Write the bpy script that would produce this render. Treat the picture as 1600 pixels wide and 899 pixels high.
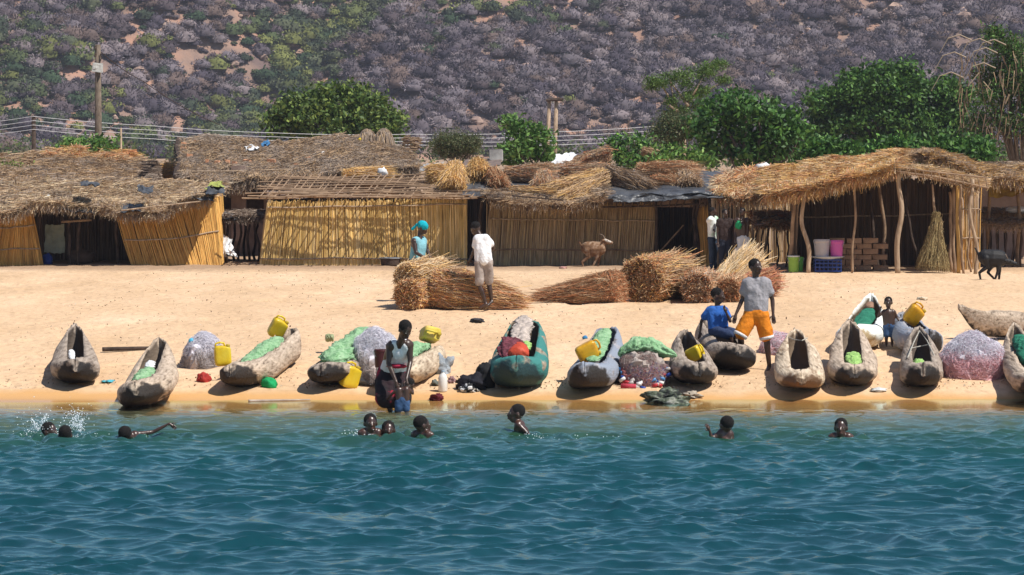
import bpy, math, random
import numpy as np
from mathutils import Vector, Matrix, Euler
R = math.radians
rng = np.random.default_rng(7); random.seed(7)
for o in list(bpy.data.objects): bpy.data.objects.remove(o)
scene = bpy.context.scene
COL = scene.collection

# ------------------------------------------------------------------ camera
F = 5600.0; CAMZ = 3.7; PITCH = math.atan(229.5 / F)
cam = bpy.data.cameras.new('camera'); camo = bpy.data.objects.new('camera', cam); COL.objects.link(camo)
camo.location = (0, 0, CAMZ); camo.rotation_euler = (math.pi / 2 - PITCH, 0, 0)
cam.sensor_width = 36; cam.lens = 36 * F / 1600; cam.clip_start = .5; cam.clip_end = 6000
scene.camera = camo
# ------------------------------------------------------------------ light
SUN = Vector((math.cos(R(56)) * .86, -math.cos(R(56)) * .51, math.sin(R(56)))).normalized()
w = bpy.data.worlds.new('World'); scene.world = w; w.use_nodes = True
nt = w.node_tree; nt.nodes.clear()
sky = nt.nodes.new('ShaderNodeTexSky'); sky.sky_type = 'NISHITA'; sky.sun_disc = False
sky.sun_elevation = math.asin(SUN.z); sky.sun_rotation = math.atan2(SUN.x, SUN.y)
sky.air_density = 1.0; sky.dust_density = .1; sky.ozone_density = 4.0
bg = nt.nodes.new('ShaderNodeBackground'); bg.inputs[1].default_value = .075
wo = nt.nodes.new('ShaderNodeOutputWorld')
nt.links.new(sky.outputs[0], bg.inputs[0]); nt.links.new(bg.outputs[0], wo.inputs[0])
sl = bpy.data.lights.new('sun', 'SUN'); sl.energy = 5.0; sl.angle = R(.5); sl.color = (1, .955, .88)
so = bpy.data.objects.new('sun', sl); COL.objects.link(so)
so.rotation_euler = SUN.to_track_quat('Z', 'Y').to_euler()
scene.view_settings.view_transform = 'Standard'; scene.view_settings.look = 'None'
scene.view_settings.exposure = 0.30; scene.view_settings.gamma = 1
scene.cycles.volume_bounces = 0; scene.cycles.transparent_max_bounces = 12

# ------------------------------------------------------------------ projection helpers
def ray(px, py):
    u = (px - 800) / F; v = (449.5 - py) / F
    return (u, math.cos(PITCH) + v * math.sin(PITCH), -math.sin(PITCH) + v * math.cos(PITCH))
def W(px, py, Y):
    d = ray(px, py); t = Y / d[1]
    return Vector((d[0] * t, Y, CAMZ + d[2] * t))
PY = np.array([-80, 20, 40, 45, 48.6, 50.0, 50.9, 51.7, 53, 57, 62, 68, 80, 89, 110, 560.])
PZ = np.array([-8, -4, -1.6, -.75, -.10, -.03, 0, .10, .22, .36, .48, .58, .62, .64, .66, .9])
def gz(Y): return float(np.interp(Y, PY, PZ))
def G(px, py, dz=0):            # where a pixel's ray meets the ground
    lo, hi = 40.0, 300.0
    for _ in range(50):
        m = (lo + hi) / 2
        if W(px, py, m).z > gz(m) + dz: lo = m
        else: hi = m
    return W(px, py, lo)
def PPM(Y): return F / Y
def S(r, g, b, k=1.0):
    f = lambda c: ((c / 255 + .055) / 1.055) ** 2.4 if c > 10 else c / 255 / 12.92
    return (f(r) * k, f(g) * k, f(b) * k)
def vn(x, y, sc, seed=0):       # smooth value noise, vectorised
    x = np.asarray(x) / sc + 1000; y = np.asarray(y) / sc + 1000
    xi = np.floor(x).astype(np.int64); yi = np.floor(y).astype(np.int64); fx = x - xi; fy = y - yi
    fx = fx * fx * (3 - 2 * fx); fy = fy * fy * (3 - 2 * fy)
    def h(a, b):
        n = (a * 374761393 + b * 668265263 + seed * 974711) & 0x7fffffff
        n = ((n ^ (n >> 13)) * 1274126177) & 0x7fffffff
        return ((n ^ (n >> 16)) & 0xffff) / 65535.0
    return (h(xi, yi) * (1 - fx) + h(xi + 1, yi) * fx) * (1 - fy) + (h(xi, yi + 1) * (1 - fx) + h(xi + 1, yi + 1) * fx) * fy
def fbm(x, y, sc, seed=0, oc=4):
    s = 0; a = .5
    for i in range(oc): s = s + a * vn(x, y, sc / 2 ** i, seed + i * 17); a *= .5
    return s

# ------------------------------------------------------------------ materials
MATS = {}
def pm(name, cols, scale=6, rough=.85, bump=.3, bscale=None, attr=False, stretch=(1, 1, 1), spec=.3, detail=6, dist=.02, pos=None, world=False, trans=0):
    m = bpy.data.materials.new(name); m.use_nodes = True; MATS[name] = m
    n = m.node_tree.nodes; l = m.node_tree.links; b = n['Principled BSDF']
    b.inputs['Roughness'].default_value = rough; b.inputs['Specular IOR Level'].default_value = spec
    tc = n.new('ShaderNodeTexCoord'); mp = n.new('ShaderNodeMapping'); mp.inputs['Scale'].default_value = stretch
    if world:
        ge = n.new('ShaderNodeNewGeometry'); l.new(ge.outputs['Position'], mp.inputs[0])
    else: l.new(tc.outputs['Object'], mp.inputs[0])
    no = n.new('ShaderNodeTexNoise'); no.inputs['Scale'].default_value = scale; no.inputs['Detail'].default_value = detail
    l.new(mp.outputs[0], no.inputs['Vector'])
    cr = n.new('ShaderNodeValToRGB'); l.new(no.outputs['Fac'], cr.inputs[0])
    if pos is None: pos = list(np.linspace(.32, .68, len(cols)))
    while len(cr.color_ramp.elements) < len(cols): cr.color_ramp.elements.new(.5)
    for e, c, p in zip(cr.color_ramp.elements, cols, pos): e.position = p; e.color = (*c, 1)
    out = cr.outputs[0]
    if attr:
        at = n.new('ShaderNodeAttribute'); at.attribute_name = 'Col'
        mx = n.new('ShaderNodeMix'); mx.data_type = 'RGBA'; mx.blend_type = 'MULTIPLY'; mx.inputs[0].default_value = 1
        l.new(out, mx.inputs[6]); l.new(at.outputs['Color'], mx.inputs[7]); out = mx.outputs[2]
    l.new(out, b.inputs['Base Color'])
    if bump:
        n2 = n.new('ShaderNodeTexNoise'); n2.inputs['Scale'].default_value = bscale or scale * 4; n2.inputs['Detail'].default_value = 8
        l.new(mp.outputs[0], n2.inputs['Vector'])
        bp = n.new('ShaderNodeBump'); bp.inputs['Strength'].default_value = bump; bp.inputs['Distance'].default_value = dist
        l.new(n2.outputs['Fac'], bp.inputs['Height']); l.new(bp.outputs[0], b.inputs['Normal'])
    if trans:                     # thin translucent leaf or film
        tr = n.new('ShaderNodeBsdfTranslucent'); l.new(out, tr.inputs[0]); ms = n.new('ShaderNodeMixShader'); ms.inputs[0].default_value = trans
        l.new(b.outputs[0], ms.inputs[1]); l.new(tr.outputs[0], ms.inputs[2]); l.new(ms.outputs[0], n['Material Output'].inputs[0])
    return m
white2 = [(.85,) * 3, (1,) * 3]
M = {}
M['straw'] = pm('straw', white2, 3, .8, 0, attr=True, spec=.2, trans=.12)
M['reed'] = pm('reed', [(.72, .66, .55), (1, 1, 1), (1, .92, .8)], 5, .6, .2, attr=True, spec=.35, stretch=(3, 3, .4))
M['leaf'] = pm('leaf', white2, 3, .55, 0, attr=True, spec=.3, trans=.25)
M['scrub'] = pm('scrub', white2, 1, .9, 0, attr=True, spec=.1)
M['bark'] = pm('bark', [(.10, .075, .055), (.22, .17, .13)], 8, .9, .6, stretch=(3, 3, .6))
M['pole'] = pm('pole', [(.12, .085, .06), (.27, .20, .15)], 7, .85, .4, stretch=(4, 4, .5))
M['palepole'] = pm('palepole', [(.24, .16, .10), (.48, .36, .25)], 5, .8, .4, stretch=(3, 3, .6))
M['stick'] = pm('stick', [(.17, .11, .07), (.36, .24, .15)], 4, .85, .3)
M['darkpole'] = pm('darkpole', [(.03, .02, .015), (.09, .06, .045)], 6, .9, .3)
M['plastic_black'] = pm('plastic_black', [(.035, .037, .042), (.10, .105, .115)], 3, .45, .8, 9, spec=.5, dist=.03)
M['tarp_white'] = pm('tarp_white', [(.55, .56, .57), (.8, .8, .8)], 4, .6, .6, 12)
M['tarp_yellow'] = pm('tarp_yellow', [(.48, .30, .06), (.62, .46, .12)], 4, .7, .4)
M['metal'] = pm('metal', [(.22, .25, .28), (.42, .46, .50)], 3, .5, .1)
M['mud'] = pm('mud', [(.22, .15, .12), (.36, .26, .21)], 3, .95, .7, 14)
M['mudbrick'] = pm('mudbrick', [(.20, .12, .07), (.38, .24, .15)], 5, .95, .6)
M['brick'] = pm('brick', [(.42, .19, .10), (.60, .32, .19)], 6, .95, .5)
M['water_drop'] = pm('water_drop', [(.8, .85, .9), (.9, .95, 1)], 4, .15, 0, spec=.8)
M['skin'] = pm('skin', [(.032, .016, .011), (.07, .036, .024)], 6, .38, .1, spec=.5)
M['skin_wet'] = pm('skin_wet', [(.036, .016, .011), (.075, .032, .02)], 6, .34, .1, spec=.7)
M['hair'] = pm('hair', [(.006, .005, .005), (.014, .011, .01)], 40, .95, .8, 120)
M['eye'] = pm('eye', [(.28, .25, .22), (.36, .33, .29)], 4, .3, 0)
M['pupil'] = pm('pupil', [(.01, .008, .006), (.02, .015, .01)], 4, .2, 0)
M['lip'] = pm('lip', [(.09, .03, .025), (.12, .045, .035)], 4, .45, 0)
M['rope'] = pm('rope', [(.3, .28, .24), (.5, .47, .4)], 20, .9, .3)
M['fur_brown'] = pm('fur_brown', [(.10, .05, .025), (.20, .11, .06), (.42, .32, .24)], 9, .9, .4, pos=[.3, .5, .72])
M['fur_black'] = pm('fur_black', [(.006, .006, .007), (.02, .018, .018)], 9, .6, .4)
M['fur_white'] = pm('fur_white', [(.4, .35, .3), (.6, .55, .5)], 9, .9, .3)
def cloth(name, c, k=.7, rough=.85, sc=5, bump=.5):
    if name not in M:
        M[name] = pm(name, [tuple(x * k for x in c), c], sc, rough, bump * 1.6, 11, dist=.035)
    return M[name]

# ------------------------------------------------------------------ mesh builder
class MB:
    def __init__(s): s.V = []; s.Q = []; s.T = []; s.C = []; s.n = 0; s.qm = []; s.tm = []
    def add(s, v, q=None, t=None, col=(1, 1, 1), mi=0):
        v = np.asarray(v, float).reshape(-1, 3)
        s.V.append(v); c = np.asarray(col, float)
        s.C.append(np.broadcast_to(c, (len(v), 3)) if c.ndim == 1 else c)
        if q is not None and len(q): q = np.asarray(q, np.int64) + s.n; s.Q.append(q); s.qm.append(np.full(len(q), mi))
        if t is not None and len(t): t = np.asarray(t, np.int64) + s.n; s.T.append(t); s.tm.append(np.full(len(t), mi))
        s.n += len(v); return s
    def rings(s, rings, closed=True, cap=True, col=(1, 1, 1), mi=0):   # loft of equal rings
        rings = np.asarray(rings, float); m, n, _ = rings.shape
        i = np.arange(m - 1)[:, None]; j = np.arange(n if closed else n - 1)[None, :]; j2 = (j + 1) % n
        q = np.stack([i * n + j, i * n + j2, (i + 1) * n + j2, (i + 1) * n + j], -1).reshape(-1, 4)
        v = rings.reshape(-1, 3); t = []
        if cap and closed:
            v = np.vstack([v, rings[0].mean(0), rings[-1].mean(0)])
            jj = np.arange(n); k2 = (jj + 1) % n
            t = np.vstack([np.stack([jj * 0 + m * n, k2, jj], 1), np.stack([jj * 0 + m * n + 1, (m - 1) * n + jj, (m - 1) * n + k2], 1)])
        if isinstance(col, np.ndarray) and col.ndim == 2 and len(col) == m:
            c = np.repeat(col, n, 0)
            if len(v) > m * n: c = np.vstack([c, col[0], col[-1]])
            col = c
        return s.add(v, q, t, col, mi)
    def tube(s, pts, rad, n=7, col=(1, 1, 1), mi=0):
        P = np.asarray([tuple(p) for p in pts], float); m = len(P)
        rad = np.broadcast_to(np.asarray(rad, float), (m,))
        T = np.gradient(P, axis=0); T /= np.linalg.norm(T, axis=1)[:, None] + 1e-9
        up = np.array([0, 0, 1.]) if abs(T[0][2]) < .9 else np.array([0, 1., 0])
        A = np.cross(T, up); A /= np.linalg.norm(A, axis=1)[:, None] + 1e-9; B = np.cross(T, A)
        a = np.linspace(0, 2 * np.pi, n, endpoint=False)
        r = P[:, None] + rad[:, None, None] * (np.cos(a)[None, :, None] * A[:, None] + np.sin(a)[None, :, None] * B[:, None])
        return s.rings(r[:, ::-1], col=col, mi=mi)
    def cap(s, a, b, ra, rb, n=12, mi=0, col=(1, 1, 1)):                # closed tapered capsule
        a = np.array(tuple(a), float); b = np.array(tuple(b), float); d = b - a; L = np.linalg.norm(d)
        d = d / L if L > 1e-6 else np.array([0, 0, 1.])
        up = np.array([0, 0, 1.]) if abs(d[2]) < .9 else np.array([0, 1., 0])
        A = np.cross(d, up); A /= np.linalg.norm(A); B = np.cross(d, A); ang = np.linspace(0, 2 * np.pi, n, endpoint=False)
        R_ = []
        for th in np.linspace(-80, 0, 5): R_.append((a + d * ra * math.sin(R(th)), ra * math.cos(R(th))))
        for th in np.linspace(0, 80, 5): R_.append((b + d * rb * math.sin(R(th)), rb * math.cos(R(th))))
        r = np.array([[c + q * (math.cos(t) * A + math.sin(t) * B) for t in ang] for c, q in R_])
        return s.rings(r[:, ::-1], col=col, mi=mi)
    def ell(s, c, rad, rot=None, n=16, mi=0, e=1.0, col=(1, 1, 1), noise=0, ns=.3, seed=0, zmin=None):
        c = np.array(tuple(c), float); rad = np.broadcast_to(np.asarray(rad, float), (3,))
        th = np.linspace(-np.pi / 2 + .02, np.pi / 2 - .02, max(5, n * 2 // 3)); ph = np.linspace(0, 2 * np.pi, n, endpoint=False)
        f = lambda x: np.sign(x) * np.abs(x) ** e
        T, P = np.meshgrid(th, ph, indexing='ij')
        v = np.stack([f(np.cos(T)) * f(np.cos(P)), f(np.cos(T)) * f(np.sin(P)), f(np.sin(T))], -1)
        if noise:
            q = v * 3.1 + seed * 7.3
            nn = (vn(q[..., 0] + q[..., 2] * .7, q[..., 1] + q[..., 2], ns * 3, seed) - .5) + .6 * (vn(q[..., 0] - q[..., 2], q[..., 1] * 1.3 + q[..., 2], ns * 1.3, seed + 5) - .5)
            v = v * (1 + noise * nn[..., None])
        v = v * rad
        if rot is not None: v = v @ np.array(rot.to_3x3()).T
        v = v + c
        if zmin is not None: v[..., 2] = np.maximum(v[..., 2], zmin)
        return s.rings(v, col=col, mi=mi)
    def box(s, c, size, rot=None, mi=0, col=(1, 1, 1), j=0):
        v = np.array([[x, y, z] for x in (-.5, .5) for y in (-.5, .5) for z in (-.5, .5)]) * np.array(size)
        if j: v = v + rng.uniform(-j, j, v.shape)
        if rot is not None: v = v @ np.array(rot.to_3x3()).T
        v = v + np.array(tuple(c))
        return s.add(v, [[0, 1, 3, 2], [4, 6, 7, 5], [0, 4, 5, 1], [2, 3, 7, 6], [0, 2, 6, 4], [1, 5, 7, 3]], col=col, mi=mi)
    def grid(s, P, col=(1, 1, 1), mi=0):
        P = np.asarray(P, float); m, n, _ = P.shape
        i = np.arange(m - 1)[:, None]; j = np.arange(n - 1)[None, :]
        q = np.stack([i * n + j, i * n + j + 1, (i + 1) * n + j + 1, (i + 1) * n + j], -1).reshape(-1, 4)
        if isinstance(col, np.ndarray) and col.ndim == 3: col = col.reshape(-1, 3)
        return s.add(P.reshape(-1, 3), q, col=col, mi=mi)
    def strands(s, P, wd, col, mi=0):           # P: (N,K,3) polylines -> flat strips, col (N,3)
        N, K, _ = P.shape
        d = P[:, -1] - P[:, 0]; r = rng.normal(size=(N, 3)); r[:, 1] -= .0
        side = np.cross(d, r); side /= np.linalg.norm(side, axis=1)[:, None] + 1e-9
        wd = np.broadcast_to(np.asarray(wd, float), (N,))
        tp = np.linspace(1, .5, K)[None, :, None]
        a = P - side[:, None] * wd[:, None, None] * .5 * tp; b = P + side[:, None] * wd[:, None, None] * .5 * tp
        v = np.stack([a, b], 2).reshape(-1, 3)
        base = (np.arange(N) * K * 2)[:, None] + (np.arange(K - 1) * 2)[None, :]
        q = np.stack([base, base + 1, base + 3, base + 2], -1).reshape(-1, 4)
        return s.add(v, q, col=np.repeat(col, K * 2, 0), mi=mi)
    def leaves(s, P, size, col, asp=.55, flat=0):
        N = len(P); a = rng.normal(size=(N, 3)); a /= np.linalg.norm(a, axis=1)[:, None]
        if flat: a[:, 2] *= (1 - flat)
        b = np.cross(a, rng.normal(size=(N, 3))); b /= np.linalg.norm(b, axis=1)[:, None]
        sz = np.broadcast_to(np.asarray(size, float), (N,))[:, None] * rng.uniform(.6, 1.3, (N, 1))
        v = np.stack([P - a * sz * .5, P + b * sz * .5 * asp, P + a * sz * .5, P - b * sz * .5 * asp], 1).reshape(-1, 3)
        q = np.arange(N * 4).reshape(N, 4)
        return s.add(v, q, col=np.repeat(col, 4, 0))
    def arrays(s):
        return np.vstack(s.V), (np.vstack(s.Q) if s.Q else np.zeros((0, 4), int)), (np.vstack(s.T) if s.T else np.zeros((0, 3), int)), np.vstack(s.C)
    def build(s, name, mats, parent=None, origin=None, smooth=False):
        V, Q, T, C = s.arrays()
        if parent is not None: o0 = np.array(parent_world(parent))
        elif origin is not None: o0 = np.array(tuple(origin))
        else:
            o0 = np.array([(V[:, 0].min() + V[:, 0].max()) / 2, (V[:, 1].min() + V[:, 1].max()) / 2, V[:, 2].min()])
        V = V - o0
        me = bpy.data.meshes.new(name)
        me.vertices.add(len(V)); me.vertices.foreach_set('co', V.ravel())
        lv = np.concatenate([Q.ravel(), T.ravel()]); me.loops.add(len(lv)); me.loops.foreach_set('vertex_index', lv)
        ls = np.concatenate([np.arange(len(Q)) * 4, len(Q) * 4 + np.arange(len(T)) * 3])
        me.polygons.add(len(ls)); me.polygons.foreach_set('loop_start', ls)
        mi = np.concatenate(s.qm + s.tm) if (s.qm or s.tm) else np.zeros(0)
        me.polygons.foreach_set('material_index', mi.astype(np.int32))
        me.polygons.foreach_set('use_smooth', np.full(len(ls), smooth))
        me.update(calc_edges=True)
        at = me.color_attributes.new('Col', 'FLOAT_COLOR', 'POINT')
        at.data.foreach_set('color', np.hstack([C, np.ones((len(C), 1))]).ravel().astype(np.float32))
        for m in (mats if isinstance(mats, (list, tuple)) else [mats]): me.materials.append(m)
        o = bpy.data.objects.new(name, me); COL.objects.link(o)
        if parent is not None: o.parent = parent
        else: o.location = o0
        return o
def parent_world(p):
    v = Vector(p.location)
    while p.parent is not None: p = p.parent; v = v + Vector(p.location)
    return v
def tag(o, label, cat, group=None, kind=None):
    if label: o['label'] = label
    if cat: o['category'] = cat
    if group: o['group'] = group
    if kind: o['kind'] = kind
    return o
def thing(name, label, cat, loc, group=None):
    o = bpy.data.objects.new(name, None); COL.objects.link(o); o.location = tuple(loc); o.empty_display_size = .2
    return tag(o, label, cat, group)
def struct(o): o['kind'] = 'structure'; return o
def remesh(mb, vox=.014, it=3, mi=0):
    o = mb.build('tmp', [], origin=(0, 0, 0)); m = o.modifiers.new('r', 'REMESH'); m.mode = 'VOXEL'; m.voxel_size = vox
    if it: sm = o.modifiers.new('s', 'SMOOTH'); sm.factor = .5; sm.iterations = it
    bpy.context.view_layer.update()
    me = bpy.data.meshes.new_from_object(o.evaluated_get(bpy.context.evaluated_depsgraph_get()))
    V = np.zeros(len(me.vertices) * 3); me.vertices.foreach_get('co', V); V = V.reshape(-1, 3)
    q = []; t = []
    for p in me.polygons: (q if len(p.vertices) == 4 else t).append(tuple(p.vertices))
    bpy.data.objects.remove(o); bpy.data.meshes.remove(me)
    out = MB(); out.add(V, q, t, mi=mi); return out
def rc(pal, n, probs=None, jit=.18):
    pal = np.array(pal); i = rng.choice(len(pal), n, p=probs)
    return pal[i] * rng.uniform(1 - jit, 1 + jit, (n, 1))
GOLD = (.74, .47, .18); TAN = (.62, .44, .27); PALE = (.80, .64, .42); GREY = (.43, .34, .27); RED = (.60, .27, .13); DARK = (.17, .12, .09); BROWN = (.44, .29, .17)
# ================================================================== GROUND
def axis(segs):
    a = []
    for x0, x1, st in segs: a += list(np.arange(x0, x1, st))
    return np.array(a + [segs[-1][1]])
gx = axis([(-600, -60, 20), (-60, -14, 2), (-14, 14, .09), (14, 60, 2), (60, 600, 20)])
gy = axis([(20, 47, 1), (47, 60, .07), (60, 90, .16), (90, 130, 1), (130, 560, 15)])
X, Yg = np.meshgrid(gx, gy, indexing='xy')
Z = np.interp(Yg, PY, PZ)
k = np.clip((Yg - 51.2) / 1.2, 0, 1) * np.clip((100 - Yg) / 8, 0, 1)
Z = Z + k * ((fbm(X, Yg, 2.2, 3, 4) - .47) * .075 + (vn(X, Yg, .28, 9) - .5) * .03 + np.minimum(0, vn(X + .3 * vn(X, Yg, .5, 5), Yg, .36, 19) - .30) * .20 * (vn(X, Yg, 1.9, 77) > .35) + np.minimum(0, vn(X * .35 + Yg * .12, Yg * .09, .22, 41) - .25) * .06)
Z = Z + (fbm(X, Yg * .3, 3.4, 31, 3) - .47) * .11 * np.exp(-((Yg - 51) / 1.2) ** 2)
g = MB(); g.grid(np.stack([X, Yg, Z], -1))
sand = bpy.data.materials.new('sand'); sand.use_nodes = True
n = sand.node_tree.nodes; l = sand.node_tree.links; b = n['Principled BSDF']
ge = n.new('ShaderNodeNewGeometry'); sep = n.new('ShaderNodeSeparateXYZ'); l.new(ge.outputs['Position'], sep.inputs[0])
def nz(sc, det=6, st=(1, 1, 1)):
    mp = n.new('ShaderNodeMapping'); mp.inputs['Scale'].default_value = st; l.new(ge.outputs['Position'], mp.inputs[0])
    a = n.new('ShaderNodeTexNoise'); a.inputs['Scale'].default_value = sc; a.inputs['Detail'].default_value = det; l.new(mp.outputs[0], a.inputs[0]); return a
def ramp(src, els):
    r = n.new('ShaderNodeValToRGB')
    while len(r.color_ramp.elements) < len(els): r.color_ramp.elements.new(.5)
    for e, (p, c) in zip(r.color_ramp.elements, els): e.position = p; e.color = (*c, 1)
    l.new(src, r.inputs[0]); return r
def mixc(f, a, bb, mode='MIX'):
    m = n.new('ShaderNodeMix'); m.data_type = 'RGBA'; m.blend_type = mode
    for s, v in ((0, f), (6, a), (7, bb)):
        if isinstance(v, (int, float)): m.inputs[s].default_value = v
        elif isinstance(v, tuple): m.inputs[s].default_value = (*v, 1)
        else: l.new(v, m.inputs[s])
    return m.outputs[2]
def mrange(src, a, bb, c=0, d=1):
    m = n.new('ShaderNodeMapRange'); m.inputs[1].default_value = a; m.inputs[2].default_value = bb; m.inputs[3].default_value = c; m.inputs[4].default_value = d
    l.new(src, m.inputs[0]); return m.outputs[0]
big = nz(.7, 5, (1, .35, 1)); fine = nz(9, 8, (1, .5, 1))
c1 = ramp(big.outputs[0], [(.3, (.58, .385, .22)), (.55, (.67, .455, .275)), (.75, (.73, .53, .345))])
c2 = ramp(fine.outputs[0], [(.3, (.80, .78, .76)), (.5, (1, 1, 1)), (.7, (1.0, 1.0, 1.0))])
dry = mixc(1.0, c1.outputs[0], c2.outputs[0], 'MULTIPLY')
wn = nz(1.1, 3, (1, .3, 1)); ya = n.new('ShaderNodeMath'); ya.operation = 'MULTIPLY_ADD'; ya.inputs[1].default_value = .9; l.new(wn.outputs[0], ya.inputs[0]); l.new(sep.outputs[1], ya.inputs[2])
wet = mrange(ya.outputs[0], 51.75, 52.25, 1, 0)
colr = mixc(wet, dry, (.58, .32, .12))
vill = mrange(ya.outputs[0], 84.2, 87, 0, 1)
colr = mixc(vill, colr, (.36, .235, .145))
l.new(colr, b.inputs['Base Color'])
l.new(mrange(sep.outputs[1], 50.7, 51.3, .22, .9), b.inputs['Roughness'])
bp = n.new('ShaderNodeBump'); bp.inputs['Distance'].default_value = .05; l.new(mrange(sep.outputs[1], 51, 52, .02, .9), bp.inputs['Strength'])
bn = nz(7, 8, (1, .6, 1)); l.new(bn.outputs[0], bp.inputs['Height']); l.new(bp.outputs[0], b.inputs['Normal'])
struct(g.build('ground', sand, origin=(0, 0, 0), smooth=True))

# ------------------------------------------------------------------ water: one real wavy sheet
wx = axis([(-140, -40, 10), (-40, -8.5, .6), (-8.5, 8.5, .034), (8.5, 40, .6), (40, 140, 10)])
wy = axis([(-80, 0, 8), (0, 27.5, .5), (27.5, 51.6, .032)])
X, Yw = np.meshgrid(wx, wy, indexing='xy')
Zw = np.zeros_like(X); DX = np.zeros_like(X); DY = np.zeros_like(X)
wr = np.random.default_rng(11)
warpx = (vn(X, Yw, 2.4, 71) - .5) * 1.0; warpy = (vn(X, Yw, 2.0, 72) - .5) * .9
ls_ = np.clip((49.4 - Yw) / 1.6, 0, 1) ** .8; ll_ = np.clip((49.0 - Yw) / 4.5, 0, 1)
for i in range(110):
    lam = .13 * (1.0 / .13) ** wr.uniform() if i > 7 else wr.uniform(1.1, 2.6)
    th = wr.normal(0, .62) + .15; kx, ky = math.sin(th) * 2 * np.pi / lam, math.cos(th) * 2 * np.pi / lam
    A = .0051 * lam ** .95 * (1.35 if .35 < lam < .8 else .85) * wr.uniform(.5, 1.3) * (.75 if i <= 7 else 1) * (ls_ if lam < .55 else ll_); p = wr.uniform(0, 6.28)
    ph = kx * (X + warpx) + ky * (Yw + warpy) + p
    Zw += A * np.sin(ph); c = np.cos(ph) * A; DX += c * math.sin(th); DY += c * math.cos(th)
gust = .78 + .55 * fbm(X, Yw, 4.5, 55, 3)
am = gust * 1.05
for sx_, sy_ in ((78, 684), (102, 688), (196, 686), (240, 686), (579, 684), (607, 684), (660, 683), (812, 679), (1134, 684), (1314, 682), (928, 684)):
    yy_ = F * CAMZ / (sy_ - 220); xx_ = (sx_ - 800) / F * yy_; r_ = np.hypot(X - xx_, Yw - yy_); Zw += .030 * np.sin(r_ * 2 * np.pi / .24 + sx_) * np.exp(-((r_ - .32) / .22) ** 2)
am = am * np.where((np.abs(X) < 8.6) & (Yw > 27), 1, .5)
g = MB(); g.grid(np.stack([X + DX * am * 1.0, Yw + DY * am * 1.0, Zw * am + .004], -1))
wm = bpy.data.materials.new('lake_water'); wm.use_nodes = True
n = wm.node_tree.nodes; l = wm.node_tree.links; n.remove(n['Principled BSDF'])
ge = n.new('ShaderNodeNewGeometry'); sep = n.new('ShaderNodeSeparateXYZ'); l.new(ge.outputs['Position'], sep.inputs[0])
pn = nz(.5, 3, (1, .6, 1)); ya = n.new('ShaderNodeMath'); ya.operation = 'MULTIPLY_ADD'; ya.inputs[1].default_value = 3.4; l.new(pn.outputs[0], ya.inputs[0]); l.new(sep.outputs[1], ya.inputs[2])
f = mrange(ya.outputs[0], 38, 51.2)
body = ramp(f, [(0, (.0, .038, .044)), (.42, (.001, .048, .048)), (.66, (.018, .062, .032)), (.84, (.09, .11, .06)), (1, (.20, .16, .09))])
dif = n.new('ShaderNodeBsdfDiffuse'); l.new(body.outputs[0], dif.inputs[0])
trn = n.new('ShaderNodeBsdfTransparent'); trn.inputs[0].default_value = (1, .93, .84, 1)
tf = mrange(sep.outputs[1], 47.6, 50.0, 0, .93); ms = n.new('ShaderNodeMixShader'); l.new(tf, ms.inputs[0]); l.new(dif.outputs[0], ms.inputs[1]); l.new(trn.outputs[0], ms.inputs[2])
b1 = nz(6, 5, (1, 1.3, 1)); bp = n.new('ShaderNodeBump'); bp.inputs['Distance'].default_value = .03
l.new(mrange(sep.outputs[1], 46.5, 49.2, .32, .012), bp.inputs['Strength']); l.new(b1.outputs[0], bp.inputs['Height'])
gl = n.new('ShaderNodeBsdfGlossy'); gl.inputs['Roughness'].default_value = .08; gl.inputs[0].default_value = (.72, 1, 1, 1); l.new(bp.outputs[0], gl.inputs['Normal'])
fr = n.new('ShaderNodeFresnel'); l.new(mrange(sep.outputs[1], 46.8, 49.4, 2.2, 1.30), fr.inputs[0]); l.new(bp.outputs[0], fr.inputs['Normal'])
ms2 = n.new('ShaderNodeMixShader'); l.new(fr.outputs[0], ms2.inputs[0]); l.new(ms.outputs[0], ms2.inputs[1]); l.new(gl.outputs[0], ms2.inputs[2])
l.new(ms2.outputs[0], n['Material Output'].inputs[0])
struct(g.build('water', wm, origin=(0, 0, 0), smooth=True))

# ------------------------------------------------------------------ hills and their scrub
def hz(x, y):
    x = np.asarray(x, float); y = np.asarray(y, float)
    rec = 30 * np.exp(-((x + 42 - (y - 600) * .25) / 16) ** 2) + 12 * np.exp(-((x - 22) / 14) ** 2) + 10 * (fbm(x, y, 60, 4) - .5)
    t = y - 555 - rec
    return .9 + np.minimum(np.maximum(t, 0), 150) * .40 + np.maximum(t - 150, 0) * .03 + np.clip(t, 0, 30) * (fbm(x, y, 26, 8, 4) - .47) * .5
hx = axis([(-700, -130, 15), (-130, 130, 1.6), (130, 700, 15)]); hy = axis([(553, 690, 1.6), (690, 1300, 15)])
X, Yh = np.meshgrid(hx, hy, indexing='xy')
g = MB(); g.grid(np.stack([X, Yh, hz(X, Yh) - .02], -1))
hm = pm('hillside_earth', [S(110, 92, 88, .9), S(146, 120, 106, .9), S(176, 134, 112, .9), S(155, 138, 128, .9)], .09, .95, .8, .6, world=True, dist=.6, detail=8)
struct(g.build('hills', hm, origin=(0, 0, 0), smooth=True))
NB = 12500
bx = rng.uniform(-128, 128, NB); by = 556 + rng.uniform(0, 1, NB) * 106
cover = fbm(bx, by, 22, 44, 4)
keep = cover > rng.uniform(.08, .33, NB) * .92
bx = bx[keep]; by = by[keep]; NB = len(bx); bz = hz(bx, by)
szr = rng.uniform(0, 1, NB) ** 1.8 * 2.3 + .6
zone = fbm(bx, by, 30, 81, 3) + .17 * np.clip((-bx - 5) / 60, -.6, 1) + .45 * np.exp(-((bx + 42 - (by - 600) * .25) / 9) ** 2) * (by > 590)
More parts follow.
